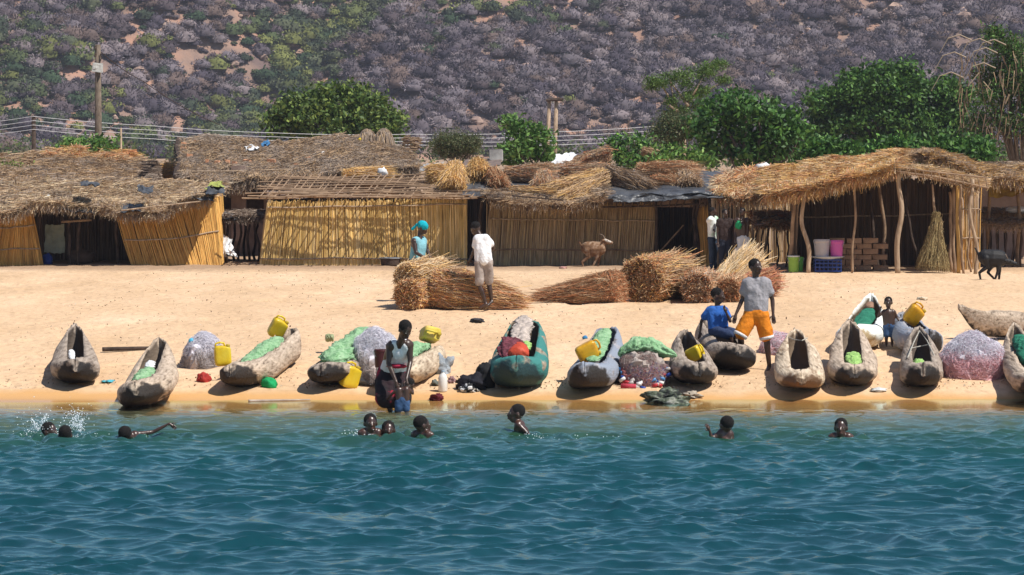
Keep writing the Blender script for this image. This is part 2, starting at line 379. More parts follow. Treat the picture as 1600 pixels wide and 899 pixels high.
grey = zone + rng.normal(0, .15, NB) < .74
MAUVE = [S(128, 118, 124), S(112, 102, 108), S(145, 132, 134), S(100, 88, 92), S(122, 104, 98), S(88, 80, 90)]
GREEN = [S(88, 100, 66), S(108, 116, 72), S(66, 84, 62), S(128, 132, 76), S(98, 104, 80), S(72, 82, 66)]
bc = np.where(grey[:, None], rc(MAUVE, NB, jit=.22), rc(GREEN, NB, jit=.25)) * .92
KL = 130
sc = MB()
th = rng.uniform(0, 2 * np.pi, (NB, KL)); u = rng.uniform(-.15, 1, (NB, KL)); rr = rng.uniform(.55, 1.02, (NB, KL)) ** .6
D = np.stack([np.sqrt(np.maximum(0, 1 - u * u)) * np.cos(th), np.sqrt(np.maximum(0, 1 - u * u)) * np.sin(th), u], -1)
lob = .82 + .36 * vn(th * 1.4 + bx[:, None] * 3, u * 2.4 + by[:, None], 1, 5)
P = np.stack([bx, by, bz + szr * .30], -1)[:, None] + D * (rr * lob)[..., None] * np.stack([szr, szr, szr * .72], -1)[:, None]
cc = np.repeat(bc, KL, 0) * rng.uniform(.82, 1.18, (NB * KL, 1))
ta = np.linspace(0, 2 * np.pi, 10, endpoint=False); tv = np.array([-.3, .1, .5, .82, .99])      # lumpy domes under the twigs
TV, TA = np.meshgrid(tv, ta, indexing='ij'); cs = np.sqrt(1 - TV ** 2); dm = np.stack([cs * np.cos(TA), cs * np.sin(TA), TV], -1)
amp_ = .90 + .30 * (rng.uniform(0, 1, (NB, 5, 10)) - .5)
DP = np.stack([bx, by, bz + szr * .30], -1)[:, None, None] + dm[None] * amp_[..., None] * (.80 * np.stack([szr, szr, szr * .72], -1))[:, None, None]
i_ = np.arange(4)[:, None]; j_ = np.arange(10)[None]; dq = np.stack([i_ * 10 + j_, i_ * 10 + (j_ + 1) % 10, (i_ + 1) * 10 + (j_ + 1) % 10, (i_ + 1) * 10 + j_], -1).reshape(-1, 4)
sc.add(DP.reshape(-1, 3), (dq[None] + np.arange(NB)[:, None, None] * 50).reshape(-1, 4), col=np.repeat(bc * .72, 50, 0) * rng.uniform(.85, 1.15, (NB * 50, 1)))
P = P.reshape(-1, 3); Dd = D.reshape(-1, 3); gm = np.repeat(grey, KL); ss = np.repeat(szr, KL)
Pg = P[gm]; Dg = Dd[gm] + rng.normal(0, .45, (gm.sum(), 3)); Dg /= np.linalg.norm(Dg, axis=1)[:, None]; Lg = (ss[gm] * rng.uniform(.14, .30, gm.sum()))[:, None]
sc.strands(np.stack([Pg - Dg * Lg * .6, Pg + Dg * Lg * .4], 1), .05 + .055 * ss[gm], cc[gm])
sc.leaves(P[~gm], .18 + .11 * ss[~gm], cc[~gm], .8)
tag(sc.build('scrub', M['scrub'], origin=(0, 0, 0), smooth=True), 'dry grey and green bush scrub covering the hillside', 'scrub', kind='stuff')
rk = MB()
for i in range(200):
    x = rng.uniform(-95, 95); y = rng.uniform(558, 655); r = rng.uniform(.3, 1.1) * (1.9 if rng.uniform() < .08 else 1)
    rk.ell((x, y, float(hz(x, y)) + r * .35), (r * 1.3, r, r * .8), Euler((0, 0, rng.uniform(0, 3))).to_matrix(), n=9, noise=.7, seed=i, ns=.6)
tag(rk.build('hillside_rocks', pm('hill_rock', [S(120, 100, 95), S(190, 160, 140)], .8, .9, .5, world=True), origin=(0, 0, 0)), 'pale boulders strewn between the hillside scrub', 'rocks', kind='stuff')
# low far-off vegetation at the hill's foot
lv = MB()
for i in range(150):
    x = rng.uniform(-75, 85); y = rng.uniform(300, 545); r = rng.uniform(1.0, 2.6)
    n_ = 150; d = rng.normal(size=(n_, 3)); d /= np.linalg.norm(d, axis=1)[:, None]
    P = np.array([x, y, .8 + r * .6]) + d * rng.uniform(.5, 1, (n_, 1)) * [r * 1.2, r, r * .8]
    lv.leaves(P, .5, rc([S(95, 120, 60), S(130, 140, 80), S(80, 96, 60), S(120, 112, 88)], n_) * .55)
tag(lv.build('bushes', M['scrub'], origin=(0, 0, 0)), 'pale green low bushes at the foot of the hill', 'bushes', kind='stuff')

# ================================================================== TREES
def crown(mb, blobs, Y, leaf, pal, dens=1.0, asp=.55, depth=1.0, sub=.28, fill=.5):
    for (px, py, rx, ry) in blobs:
        c = np.array(tuple(W(px, py, Y + rng.uniform(-.5, .5)))); s_ = 1 / PPM(Y)
        rad = np.array([rx * s_, (rx + ry) / 2 * s_ * depth, ry * s_])
        area = 4 * np.pi * (rad[0] * rad[1] * rad[2]) ** (2 / 3)
        ns_ = int(max(12, area / (sub * sub) * .55))
        d = rng.normal(size=(ns_, 3)); d /= np.linalg.norm(d, axis=1)[:, None]
        sc_ = c + d * rad * rng.uniform(.55, 1.03, (ns_, 1))
        nl = int(sub * sub / (leaf * leaf) * 7 * dens) + 4
        P = sc_[:, None] + rng.normal(size=(ns_, nl, 3)) * sub * np.array([.55, .5, .38])
        tone = rng.uniform(.75, 1.25, (ns_, 1, 1)); col = (np.array(pal)[rng.choice(len(pal), (ns_, nl))]) * tone * rng.uniform(.8, 1.2, (ns_, nl, 1))
        mb.leaves(P.reshape(-1, 3), leaf, col.reshape(-1, 3), asp)
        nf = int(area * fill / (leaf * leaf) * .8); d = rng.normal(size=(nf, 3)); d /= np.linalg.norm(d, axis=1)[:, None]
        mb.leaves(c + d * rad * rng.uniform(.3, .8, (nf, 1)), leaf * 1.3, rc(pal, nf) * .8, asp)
def limbs(mb, base, tops, r):
    for i, t in enumerate(tops):
        b0 = Vector(base); t = Vector(t); m1 = b0.lerp(t, .4) + Vector((rng.uniform(-.2, .2), rng.uniform(-.2, .2), .25)); m2 = b0.lerp(t, .75) + Vector((rng.uniform(-.2, .2), 0, .1))
        mb.tube([b0, m1, m2, t], [r, r * .7, r * .45, r * .15], 6)
def tree(label, cat, Y, bx_, blobs, leaf, pal, dens=1, asp=.55, tr=.14, name='tree', sub=.28, fill=.5, group=None, fork=.5):
    gz_ = gz(Y); base = W(bx_, 300, Y); base.z = gz_
    root = thing(name, label, cat, base, group)
    t = MB(); tops = [W(b_[0], b_[1], Y) for b_ in blobs]; cz = min(v.z for v in tops)
    fk = Vector((base.x + .1, Y, gz_ + max(.4, (cz - gz_) * fork)))
    t.tube([base, base.lerp(fk, .5) + Vector((.06, 0, 0)), fk], [tr * 1.2, tr, tr * .85], 9)
    limbs(t, fk, tops[:14], tr * .6)
    t.build('trunk', M['bark'], root, smooth=True)
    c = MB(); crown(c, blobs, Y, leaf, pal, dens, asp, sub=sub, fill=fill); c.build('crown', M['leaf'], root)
    return root
def cloud(cx, cy, rx, ry, n_, r0, r1, seed):
    q = np.random.default_rng(seed); out = []
    for _ in range(n_):
        a = q.uniform(0, 2 * np.pi); d = q.uniform(0, 1) ** .5
        r = q.uniform(r0, r1); out.append((cx + math.cos(a) * d * (rx - r * .8), cy + math.sin(a) * d * (ry - r * .7), r, r * .8))
    return out
DG = [(.08, .14, .03), (.13, .20, .045), (.045, .085, .02), (.24, .31, .07)]
BG = [(.09, .20, .04), (.15, .28, .06), (.06, .13, .03), (.22, .34, .08)]
MG = [(.06, .15, .03), (.12, .25, .045), (.035, .09, .02), (.22, .36, .08)]
OL = [(.14, .15, .06), (.10, .13, .05), (.18, .17, .09), (.07, .10, .04)]
tree('broad dark glossy green tree behind the big stone-weighted thatched roof', 'tree', 140, 525,
     [(478, 178, 52, 34), (540, 168, 50, 34), (590, 182, 38, 32), (512, 196, 66, 28), (445, 200, 34, 22), (575, 205, 48, 20), (500, 156, 34, 20), (552, 148, 26, 16), (455, 180, 26, 18), (610, 190, 18, 20)], .20, DG, 1.2, sub=.42)
tree('pawpaw tree with drooping leaves beneath the tall pole with the white box', 'tree', 112, 140,
     [(140, 222, 26, 14), (118, 226, 22, 12), (165, 225, 22, 12), (140, 236, 34, 8), (103, 234, 10, 6)], .19, BG, 1.1, .35, .07, 'pawpaw_tree', .25)
tree('olive bush with feathery twigs right of the thatched roof with two straw humps', 'bush', 118, 712, cloud(712, 228, 52, 22, 16, 10, 18, 3), .09, OL, 1, .3, .05, 'bush', .25, .25)
tree('young leafy tree with upright shoots left of the twin timber poles', 'tree', 104, 830,
     [(808, 200, 14, 14), (826, 212, 26, 18), (845, 215, 20, 16), (812, 232, 28, 18), (838, 240, 28, 18), (858, 250, 14, 10), (800, 250, 18, 10), (795, 190, 6, 6)], .19, BG[:3] + [(.19, .30, .08)], .9, .42, .06, sub=.26, fill=.4)
tree('tangled dark pawpaw bush behind the little slanted thatched roof', 'bush', 101, 985, [(965, 225, 20, 16), (990, 220, 24, 14), (975, 245, 34, 16), (1010, 240, 24, 16), (945, 240, 14, 10), (1000, 255, 30, 10)], .18, MG, .9, .35, .06, 'bush', .26, .4)
tree('low bright green bush at the left foot of the large-leafed tree', 'bush', 99, 1060, [(1045, 240, 24, 12), (1072, 246, 26, 13), (1030, 250, 18, 9), (1100, 252, 20, 10)], .17, BG, .9, .4, .05, 'bush', .24, .4)
tree('olive brushwood thicket under the tall feathery tree', 'bush', 124, 1055, cloud(1058, 205, 44, 32, 18, 12, 20, 5), .11, OL + [(.06, .11, .035)], .8, .4, .06, 'bush', .3, .2)
# feathery layered tree
root = thing('acacia_tree', 'tall feathery tree with flat layered boughs against the hillside', 'tree', (W(1072, 300, 130).x, 130, gz(130)))
t = MB(); b0 = W(1072, 330, 130); b0.z = gz(130)
t.tube([b0, W(1068, 230, 130), W(1066, 190, 130)], [.15, .11, .08], 8)
for ends in ([(1066, 190), (1050, 160), (1035, 135), (1020, 122)], [(1066, 190), (1075, 160), (1088, 140), (1100, 118)], [(1075, 165), (1058, 142), (1046, 126)], [(1082, 150), (1104, 142), (1122, 132)], [(1060, 175), (1046, 165), (1036, 158)], [(1066, 190), (1052, 150), (1045, 118)]):
    t.tube([W(a, b_, 130 + rng.uniform(-.6, .6)) for a, b_ in ends], np.linspace(.06, .015, len(ends)), 5)
t.build('trunk', M['palepole'], root, smooth=True)
c = MB(); crown(c, [(1022, 124, 15, 10), (1020, 136, 13, 6), (1040, 130, 15, 6), (1052, 121, 16, 6), (1066, 116, 18, 6), (1075, 132, 18, 6), (1090, 110, 20, 9), (1103, 118, 16, 8), (1112, 106, 18, 6), (1122, 100, 14, 4), (1085, 146, 22, 7), (1070, 152, 16, 6), (1098, 140, 16, 7), (1048, 160, 12, 5), (1062, 172, 14, 6), (1050, 180, 14, 8), (1130, 125, 9, 3), (1090, 165, 14, 6)], 130, .10, [(.06, .12, .025), (.11, .20, .04), (.17, .26, .06)], 1.3, .35, .6, .2, .3)
c.build('crown', M['leaf'], root)
tree('large-leafed bright green tree between the feathery tree and the great round tree', 'tree', 106, 1180,
     [(1130, 168, 34, 24), (1180, 172, 42, 24), (1225, 190, 38, 24), (1100, 192, 26, 22), (1150, 205, 52, 24), (1210, 220, 50, 24), (1250, 212, 24, 18), (1120, 232, 34, 18), (1180, 245, 50, 14), (1150, 152, 22, 12)], .20, MG[:3] + [(.10, .20, .06)], 1.1, .5, .14, sub=.3)
tree('great round dark green tree right of centre above the posted shelter', 'tree', 150, 1385,
     [(1330, 150, 62, 34), (1390, 140, 66, 34), (1450, 155, 60, 36), (1300, 180, 44, 34), (1370, 190, 80, 40), (1440, 200, 74, 40), (1488, 190, 34, 44), (1290, 215, 40, 30), (1350, 232, 60, 26), (1470, 235, 50, 26), (1345, 122, 36, 16), (1405, 114, 40, 14), (1285, 160, 26, 18), (1490, 150, 26, 20)], .20, [(.045, .115, .022), (.075, .17, .03), (.03, .075, .018), (.12, .23, .045)], 1.25, sub=.5)
for i, (x0, lab) in enumerate([(1298, 'dark leafy shrub behind the left half of the posted shelter roof'), (1410, 'dark leafy shrub behind the peak of the posted shelter roof'), (1505, 'dark leafy shrub below the tree hung with dry pods')]):
    tree(lab, 'bush', 98 + i, x0, cloud(x0, 240, 62, 24, 12, 16, 26, 21 + i), .16, MG[:3], .9, .5, .07, 'bush', .3, .5, 'shrubs behind the posted shelter')
# tree with hanging dry fronds
root = tree('tall tree hung with dry brown pods and dead fronds at the right edge', 'tree', 108, 1588,
     [(1570, 95, 34, 26), (1600, 90, 40, 30), (1545, 120, 26, 22), (1580, 140, 44, 30), (1620, 130, 40, 40), (1540, 165, 22, 26), (1568, 70, 16, 14), (1600, 190, 44, 28), (1555, 52, 8, 12), (1530, 215, 26, 22), (1640, 200, 40, 40)], .14, OL[:2] + MG[:3], 1.2, .35, .13, 'tree', .3, .35)
h = MB(); N = 260; hx_ = rng.uniform(1505, 1650, N); cl = (hx_ // 9) * 9 + rng.normal(0, 2.5, N); hy_ = rng.uniform(80, 215, N)
P0 = np.array([tuple(W(a, b_, 108 + rng.uniform(-1.4, .2))) for a, b_ in zip(cl, hy_)]); L = rng.uniform(.25, .8, N)
dx = rng.normal(0, .06, N)
h.strands(np.stack([P0, P0 + np.stack([dx, dx * 0, -L * .5], 1), P0 + np.stack([dx * 2, dx * 0, -L], 1)], 1), .035, rc([(.33, .23, .14), (.42, .31, .2), (.2, .13, .09)], N))
hb_ = MB()
for i in range(7):
    a, b_ = rng.uniform(1500, 1620), rng.uniform(45, 150); p = W(a, b_, 107); s1 = rng.choice([-1, 1])
    hb_.tube([p, p + Vector((.35 * s1, 0, .16)), p + Vector((.7 * s1, 0, .05)), p + Vector((.95 * s1, 0, -.4))], [.02, .018, .015, .008], 4, col=(.42, .33, .24))
h.build('dry_pods', M['straw'], root); hb_.build('dead_boughs', M['straw'], root)

# ================================================================== POLES AND WIRES
def pole(label, px, pt, Y, r, m='pole', name='utility_pole', base=None):
    p = W(px, pt, Y); b0 = Vector((p.x, Y, gz(Y)))
    root = thing(name, label, 'pole', b0); t = MB(); t.tube([b0, b0.lerp(p, .5), p], [r * 1.25, r * 1.1, r * .85], 10); t.build('post', M[m], root, smooth=True); return root, p
r1, p = pole('tall wooden utility pole carrying a white box above the pawpaw tree', 153, 70, 116, .105, 'bark')
x = MB(); x.box(W(152.5, 106, 115.8), (.34, .16, .28), Euler((0, .08, .1)).to_matrix(), j=.01); x.box(W(148, 103, 115.75), (.1, .1, .2)); x.build('junction_box', cloth('boxwhite', (.62, .62, .58)), r1)
x = MB()
for yy in (72, 84, 97): x.tube([W(149.5, yy, 115.9), W(149, yy + 5, 115.85)], [.035, .03], 6)
x.tube([W(157, 84, 115.9), W(158, 92, 115.9), W(155, 99, 115.9)], .02, 5); x.build('insulators', M['darkpole'], r1)
r2, p = pole('short dark wooden pole carrying four wires at the far left', 52.5, 181, 122, .08, 'darkpole')
pole('thin pale post under the wires right of the pawpaw tree', 189, 200, 118, .035, 'palepole', 'post')
ra = thing('twin_pole', 'twin timber poles joined by a crossbeam at the top', 'pole', (W(863, 200, 230).x, 230, gz(230)))
for a, b_ in ((853, 858.5), (865, 869.5)):
    m = MB(); p1 = W(b_, 155, 230); p0 = W(a, 245, 230); p0.z = gz(230); m.tube([p0, p1], [.15, .12], 8); m.build('post', M['palepole'], ra, smooth=True)
m = MB(); m.tube([W(853, 157, 229.8), W(880, 155.5, 229.8)], .11, 6); m.tube([W(855, 156, 230.1), W(878, 154.5, 230.1)], .09, 6); m.build('crossbeam', M['darkpole'], ra)
pole('thin dark distant pole right of the twin timber poles', 982, 188, 210, .06, 'darkpole')
mw = cloth('wire', (.55, .55, .57), .8, .4, bump=0)
def wire(pts, r, label, cat='wire', group=None, mat_=None):
    m = MB(); q = []
    for (a, b_) in zip(pts[:-1], pts[1:]):
        a = Vector(a); b_ = Vector(b_)
        for tt in np.linspace(0, 1, 9)[:-1]:
            v = a.lerp(b_, tt); v.z -= (b_ - a).length * .008 * 4 * tt * (1 - tt); q.append(v)
    q.append(Vector(pts[-1])); m.tube(q, r, 5); tag(m.build('power_wire', mat_ or mw), label, cat, group)
for i, nm in enumerate(['topmost', 'second from the top', 'third from the top', 'lowest']):
    d = i * 6.8
    wire([W(-30, 193 + d * .95, 121.9), W(52, 182 + d, 121.9), W(240, 197 + d, 124), W(430, 208 + d * .9, 126), W(640, 210 + d * .8, 128), W(850, 207 + d, 130), W(1075, 193 + d, 132)], .009,
         'pale power wire running behind the village, %s of the four' % nm, group='four power wires behind the village')
wire([W(158, 82, 116), W(225, 128, 124), W(345, 196, 138)], .014, 'dark cable sloping down to the right from the tall pole', mat_=M['darkpole'])
# ================================================================== STRAW, REED, STICK HELPERS
def interp(pts, t):
    pts = [np.array(tuple(p)) for p in pts]; t = np.asarray(t, float) * (len(pts) - 1); i = np.clip(t.astype(int), 0, len(pts) - 2); f = (t - i)[..., None]
    A = np.array(pts); return A[i] * (1 - f) + A[i + 1] * f
def thatch(root, eave, ridge, n_, pal, thick=.12, ln=.5, wd=.03, messy=.35, name='thatch', hang=.25, bump=.07, seed=1, accents=None):
    mb = MB(); nu, nv = 60, 12
    U, V_ = np.meshgrid(np.linspace(0, 1, nu), np.linspace(0, 1, nv), indexing='ij')
    E = interp(eave, U); Rg = interp(ridge, U)
    def surf(u, v):
        e = interp(eave, u); r = interp(ridge, u); p = e * (1 - v[..., None]) + r * v[..., None]
        nn = (fbm(u * 9 + seed * 3, v * 3, 1, seed) - .47) * 2.4 * bump + (vn(u * 40, v * 9 + seed, 1, seed + 3) - .5) * bump * .9
        p = p.copy(); p[..., 2] += nn; return p
    top = surf(U, V_); bot = top.copy(); bot[..., 2] -= thick
    n_ = int(n_ * 2.3); wd = wd * .5; ln = ln * 1.15; base = np.array(pal).mean(0) * .85
    mb.grid(top, col=base); mb.grid(bot[::-1], col=base * .7)
    for a, b_ in ((top[:, 0], bot[:, 0]), (bot[:, -1], top[:, -1]), (bot[0], top[0]), (top[-1], bot[-1])): mb.grid(np.stack([a, b_], 0), col=base * .8)
    u = rng.uniform(0, 1, n_); v = rng.uniform(-.02, 1.03, n_); p = surf(u, v)
    d = interp(eave, u) - interp(ridge, u); d /= np.linalg.norm(d, axis=1)[:, None]
    d = d + rng.normal(0, messy * .8, (n_, 3)) * [1, .4, .16]; d[:, 2] += .12
    d /= np.linalg.norm(d, axis=1)[:, None]; L = ln * rng.uniform(.5, 1.3, n_)[:, None]
    p[:, 2] += rng.uniform(.0, .05, n_)
    pt = vn(u * 14 + seed * 9, v * 4, 1, seed + 2) + rng.normal(0, .22, n_); idx = np.clip((pt * len(pal)).astype(int), 0, len(pal) - 1)
    col = np.array(pal)[idx] * rng.uniform(.75, 1.2, (n_, 1))
    mb.strands(np.stack([p - d * L * .5, p + [0, 0, .02], p + d * L * .5], 1), wd, col)
    m_ = int(n_ * hang); u = rng.uniform(0, 1, m_); v = rng.uniform(-.03, .10, m_); p = surf(u, v); p[:, 2] -= rng.uniform(0, thick, m_)
    d = interp(eave, u) - interp(ridge, u); d /= np.linalg.norm(d, axis=1)[:, None]
    d = d * .7 + rng.normal(0, .25, (m_, 3)); d[:, 2] -= .55; d /= np.linalg.norm(d, axis=1)[:, None]; L = ln * rng.uniform(.3, .8, m_)[:, None]
    mb.strands(np.stack([p - d * L * .4, p + d * L * .6], 1), wd, rc(pal, m_) * .9)
    return mb.build(name, M['straw'], root)
def bundle(mb, p0, p1, r0, rw, r1, n_, pal, waist=.3, wd=.022, zmin=None, over=.25):
    p0 = np.array(tuple(p0)); p1 = np.array(tuple(p1)); ax = p1 - p0; L = np.linalg.norm(ax); ax /= L
    up = np.array([0, 0, 1.]) if abs(ax[2]) < .9 else np.array([1., 0, 0]); A = np.cross(ax, up); A /= np.linalg.norm(A); B = np.cross(A, ax)
    Rf = lambda s_: np.interp(s_, [0, waist, 1, 1.4], [r0, rw, r1, r1 * 1.35])
    n_ = int(n_ * 1.7); wd = wd * .62; th = rng.uniform(0, 2 * np.pi, n_); rho = rng.uniform(.3, 1, n_) ** .5; rho[: n_ // 3] = rng.uniform(0, 1, n_ // 3) ** .5
    s0 = rng.uniform(-.06, .55, n_); s0[: n_ // 3] = rng.uniform(-.05, .03, n_ // 3); s1 = np.minimum(s0 + rng.uniform(.35, .8, n_), 1 + rng.uniform(-.2, over, n_)); s1 = np.maximum(s1, s0 + .12)
    ks = np.linspace(0, 1, 4); S_ = s0[:, None] * (1 - ks) + s1[:, None] * ks
    dr = np.cos(th)[:, None] * A + np.sin(th)[:, None] * B
    P = p0 + S_[..., None] * L * ax + (rho[:, None] * Rf(S_))[..., None] * dr[:, None] + rng.normal(0, .028, (n_, 4, 3)) + (rng.normal(0, .10, (n_, 1, 3)) * [1, 1, .6] * min(1, r0 * 4) * ks[None, :, None])
    if zmin is not None: P[..., 2] = np.maximum(P[..., 2], zmin + rng.uniform(0, .03, P.shape[:2]))
    mb.strands(P, wd, rc(pal, n_, jit=.25))
    k_ = int(n_ * .45); th = rng.uniform(0, 2 * np.pi, k_); sv = rng.uniform(0, .95, k_); sv[: k_ // 3] = rng.uniform(-.03, .02, k_ // 3); ro = np.where(np.arange(k_) < k_ // 3, rng.uniform(0, 1, k_) ** .5, 1.02)
    q_ = p0 + sv[:, None] * L * ax + (ro * Rf(sv))[:, None] * (np.cos(th)[:, None] * A + np.sin(th)[:, None] * B); dd_ = rng.normal(size=(k_, 3)) + ax * np.where(np.arange(k_) < k_ // 3, -.8, 1.2)[:, None]; dd_ /= np.linalg.norm(dd_, axis=1)[:, None]; ll_ = rng.uniform(.08, .26, k_)[:, None] * min(1, r0 * 4)
    TG = np.stack([q_ - dd_ * ll_ * .4, q_ + rng.normal(0, .015, (k_, 3)), q_ + dd_ * ll_ * .6], 1)
    if zmin is not None: TG[..., 2] = np.maximum(TG[..., 2], zmin)
    mb.strands(TG, wd, rc(pal, k_, jit=.3) * 1.15)
    r_ = []
    for s_ in np.linspace(.10, .85, 8):
        a = np.linspace(0, 2 * np.pi, 14, endpoint=False); rr_ = Rf(s_) * (.80 if s_ > .15 else .6)
        r_.append(p0 + s_ * L * ax + rr_ * (np.cos(a)[:, None] * A + np.sin(a)[:, None] * B))
    r_ = np.array(r_)
    if zmin is not None: r_[..., 2] = np.maximum(r_[..., 2], zmin - .02)
    mb.rings(r_, col=np.array(pal).mean(0) * .6)
def straw_bundle(label, p0, p1, r0, rw, r1, n_, pal, waist=.3, zmin=None, group=None, tie=True, over=.25, wd=.022):
    root = thing('straw_bundle', label, 'straw bundle', (Vector(p0) + Vector(p1)) / 2 - Vector((0, 0, r0)), group)
    mb = MB(); bundle(mb, p0, p1, r0, rw, r1, n_, pal, waist, zmin=zmin, over=over, wd=wd); mb.build('straw', M['straw'], root)
    if tie:
        c = Vector(p0).lerp(Vector(p1), waist); ax = (Vector(p1) - Vector(p0)).normalized(); A = ax.cross(Vector((0, 0, 1))).normalized(); B = A.cross(ax)
        t = MB(); t.tube([c + (A * math.cos(a) + B * math.sin(a)) * (rw * 1.03) for a in np.linspace(0, 2 * math.pi, 15)], .012, 4); t.build('tie', M['darkpole'], root)
    return root
def reeds(mb, bot, top, n_, pal, r=.014, jt=.05, n_in=1.0, jb=.0):
    t = (np.arange(n_) + rng.uniform(-.4, .4, n_)) / n_; t = np.clip(t, 0, 1)
    B = interp(bot, t); T = interp(top, t); T = T + rng.normal(0, 1, (n_, 1)) * jt * np.array([.15, 0, 1]); T[:, 0] += rng.normal(0, .02, n_); B[:, 2] -= .03
    B[:, 1] += rng.uniform(-.02, .02, n_); T[:, 1] += rng.uniform(-.02, .02, n_)
    tone = .84 + .32 * vn(t * n_, t * 0, 9, 5)[:, None] * rng.uniform(.85, 1.15, (n_, 1))
    col = rc(pal, n_, jit=.16) * tone
    rr = r * rng.uniform(.7, 1.3, n_)
    K = 4; a = np.linspace(0, 2 * np.pi, 5, endpoint=False); ks = np.linspace(0, 1, K)
    bow = rng.normal(0, .012, (n_, 1, 3)) * np.sin(ks * np.pi)[None, :, None]
    P = B[:, None] * (1 - ks)[None, :, None] + T[:, None] * ks[None, :, None] + bow
    ring = P[:, :, None] + rr[:, None, None, None] * np.stack([np.cos(a), np.sin(a), 0 * a], -1)[None, None]
    v = ring.reshape(-1, 3); base = (np.arange(n_) * K * 5)[:, None, None] + (np.arange(K - 1) * 5)[None, :, None] + np.arange(5)[None, None]
    nx = (np.arange(n_) * K * 5)[:, None, None] + (np.arange(K - 1) * 5)[None, :, None] + ((np.arange(5) + 1) % 5)[None, None]
    q = np.stack([base, nx, nx + 5, base + 5], -1).reshape(-1, 4)
    mb.add(v, q, col=np.repeat(col, K * 5, 0))
def reed_panel(root, bot, top, pal, name='reed_panel', dens=95, jt=.05, rails=(), r=.0102):
    if pal is REEDD: dens, r = 85, .018
    L = sum((Vector(a) - Vector(b_)).length for a, b_ in zip(bot[:-1], bot[1:])); n_ = int(L * dens)
    mb = MB(); reeds(mb, bot, top, n_, pal, r, jt)
    off = Vector((0, .05, 0)); reeds(mb, [Vector(p) + off for p in bot], [Vector(p) + off for p in top], int(n_ * .8), [np.array(c) * .92 for c in pal], r * 1.3, jt * .6)
    o = mb.build(name, M['reed'], root)
    for f in rails:
        m = MB(); t = np.linspace(0, 1, 9); P = interp(bot, t) * (1 - f) + interp(top, t) * f; P[:, 1] -= .035; P[:, 2] += rng.normal(0, .014, 9); m.tube(P, .02, 6, col=(1.1, .9, .65)); m.build('rail', M['palepole'] if f != .25 else M['stick'], root)
    return o
REED = [(.68, .47, .17), (.76, .54, .22), (.56, .37, .13), (.80, .60, .30)]
REEDO = [(.66, .37, .10), (.72, .43, .13), (.52, .28, .08)]
REEDG = [(.44, .31, .18), (.52, .38, .23), (.35, .24, .14), (.56, .41, .22)]
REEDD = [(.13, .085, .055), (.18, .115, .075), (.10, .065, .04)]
def crook(p0, p1, r, n_=7, amp=.05, taper=.8):
    p0 = Vector(p0); p1 = Vector(p1); pts = []; n_ = 16; f1, f2, a1, a2 = rng.uniform(1.5, 3), rng.uniform(4, 7), rng.uniform(0, 6), rng.uniform(0, 6)
    for i, t in enumerate(np.linspace(0, 1, n_)):
        w_ = min(1, 5 * t, 5 * (1 - t)); q = p0.lerp(p1, t) + Vector((math.sin(f1 * 2 * t + a1) + .45 * math.sin(f2 * 2 * t + a2), .6 * math.cos(f1 * 2 * t + a2), 0)) * amp * 1.1 * w_
        pts.append(q)
    return pts, np.linspace(r, r * taper, n_)
def post(root, px, pt, Y, r=.04, m='stick', amp=.03, pb=None, name='post', dY=0):
    b0 = W(pb if pb is not None else px, 400, Y); b0.z = gz(Y) - .05; t = W(px, pt, Y + dY)
    pts, rr = crook(b0, t, r, 7, amp); mb = MB(); mb.tube(pts, rr, 8); return mb.build(name, M[m], root, smooth=True)
def wall_quad(root, pts, thick, mat_, name):         # thin upright slab through bottom/top pixel points
    mb = MB(); b0, b1, t1, t0 = [Vector(p) for p in pts]; off = Vector((0, thick, 0))
    v = [b0, b1, t1, t0, b0 + off, b1 + off, t1 + off, t0 + off]
    mb.add([tuple(a) for a in v], [[0, 1, 2, 3], [5, 4, 7, 6], [4, 0, 3, 7], [1, 5, 6, 2], [3, 2, 6, 7], [4, 5, 1, 0]]); return mb.build(name, mat_, root)
def sheet(mb, c00, c10, c11, c01, amp=.06, nu=30, nv=14, seed=0, sag=0, thick=.012, mi=0):
    U, V_ = np.meshgrid(np.linspace(0, 1, nu), np.linspace(0, 1, nv), indexing='ij')
    P = (np.array(tuple(c00)) * ((1 - U) * (1 - V_))[..., None] + np.array(tuple(c10)) * (U * (1 - V_))[..., None] + np.array(tuple(c11)) * (U * V_)[..., None] + np.array(tuple(c01)) * ((1 - U) * V_)[..., None])
    nn = (fbm(U * 5 + seed, V_ * 3 + seed * 2, 1, seed, 4) - .47) * 2
    P[..., 2] += nn * amp - sag * 4 * U * (1 - U); P[..., 1] += (vn(U * 7 + seed, V_ * 5, 1, seed + 4) - .5) * amp; P[..., 0] += (vn(U * 6 + seed, V_ * 6, 1, seed + 9) - .5) * amp
    mb.grid(P, mi=mi); Q = P.copy(); Q[..., 2] -= thick; Q[..., 1] += thick; mb.grid(Q[::-1], mi=mi)
gY = lambda px, Y: Vector((W(px, 400, Y).x, Y, gz(Y)))     # ground point under a column

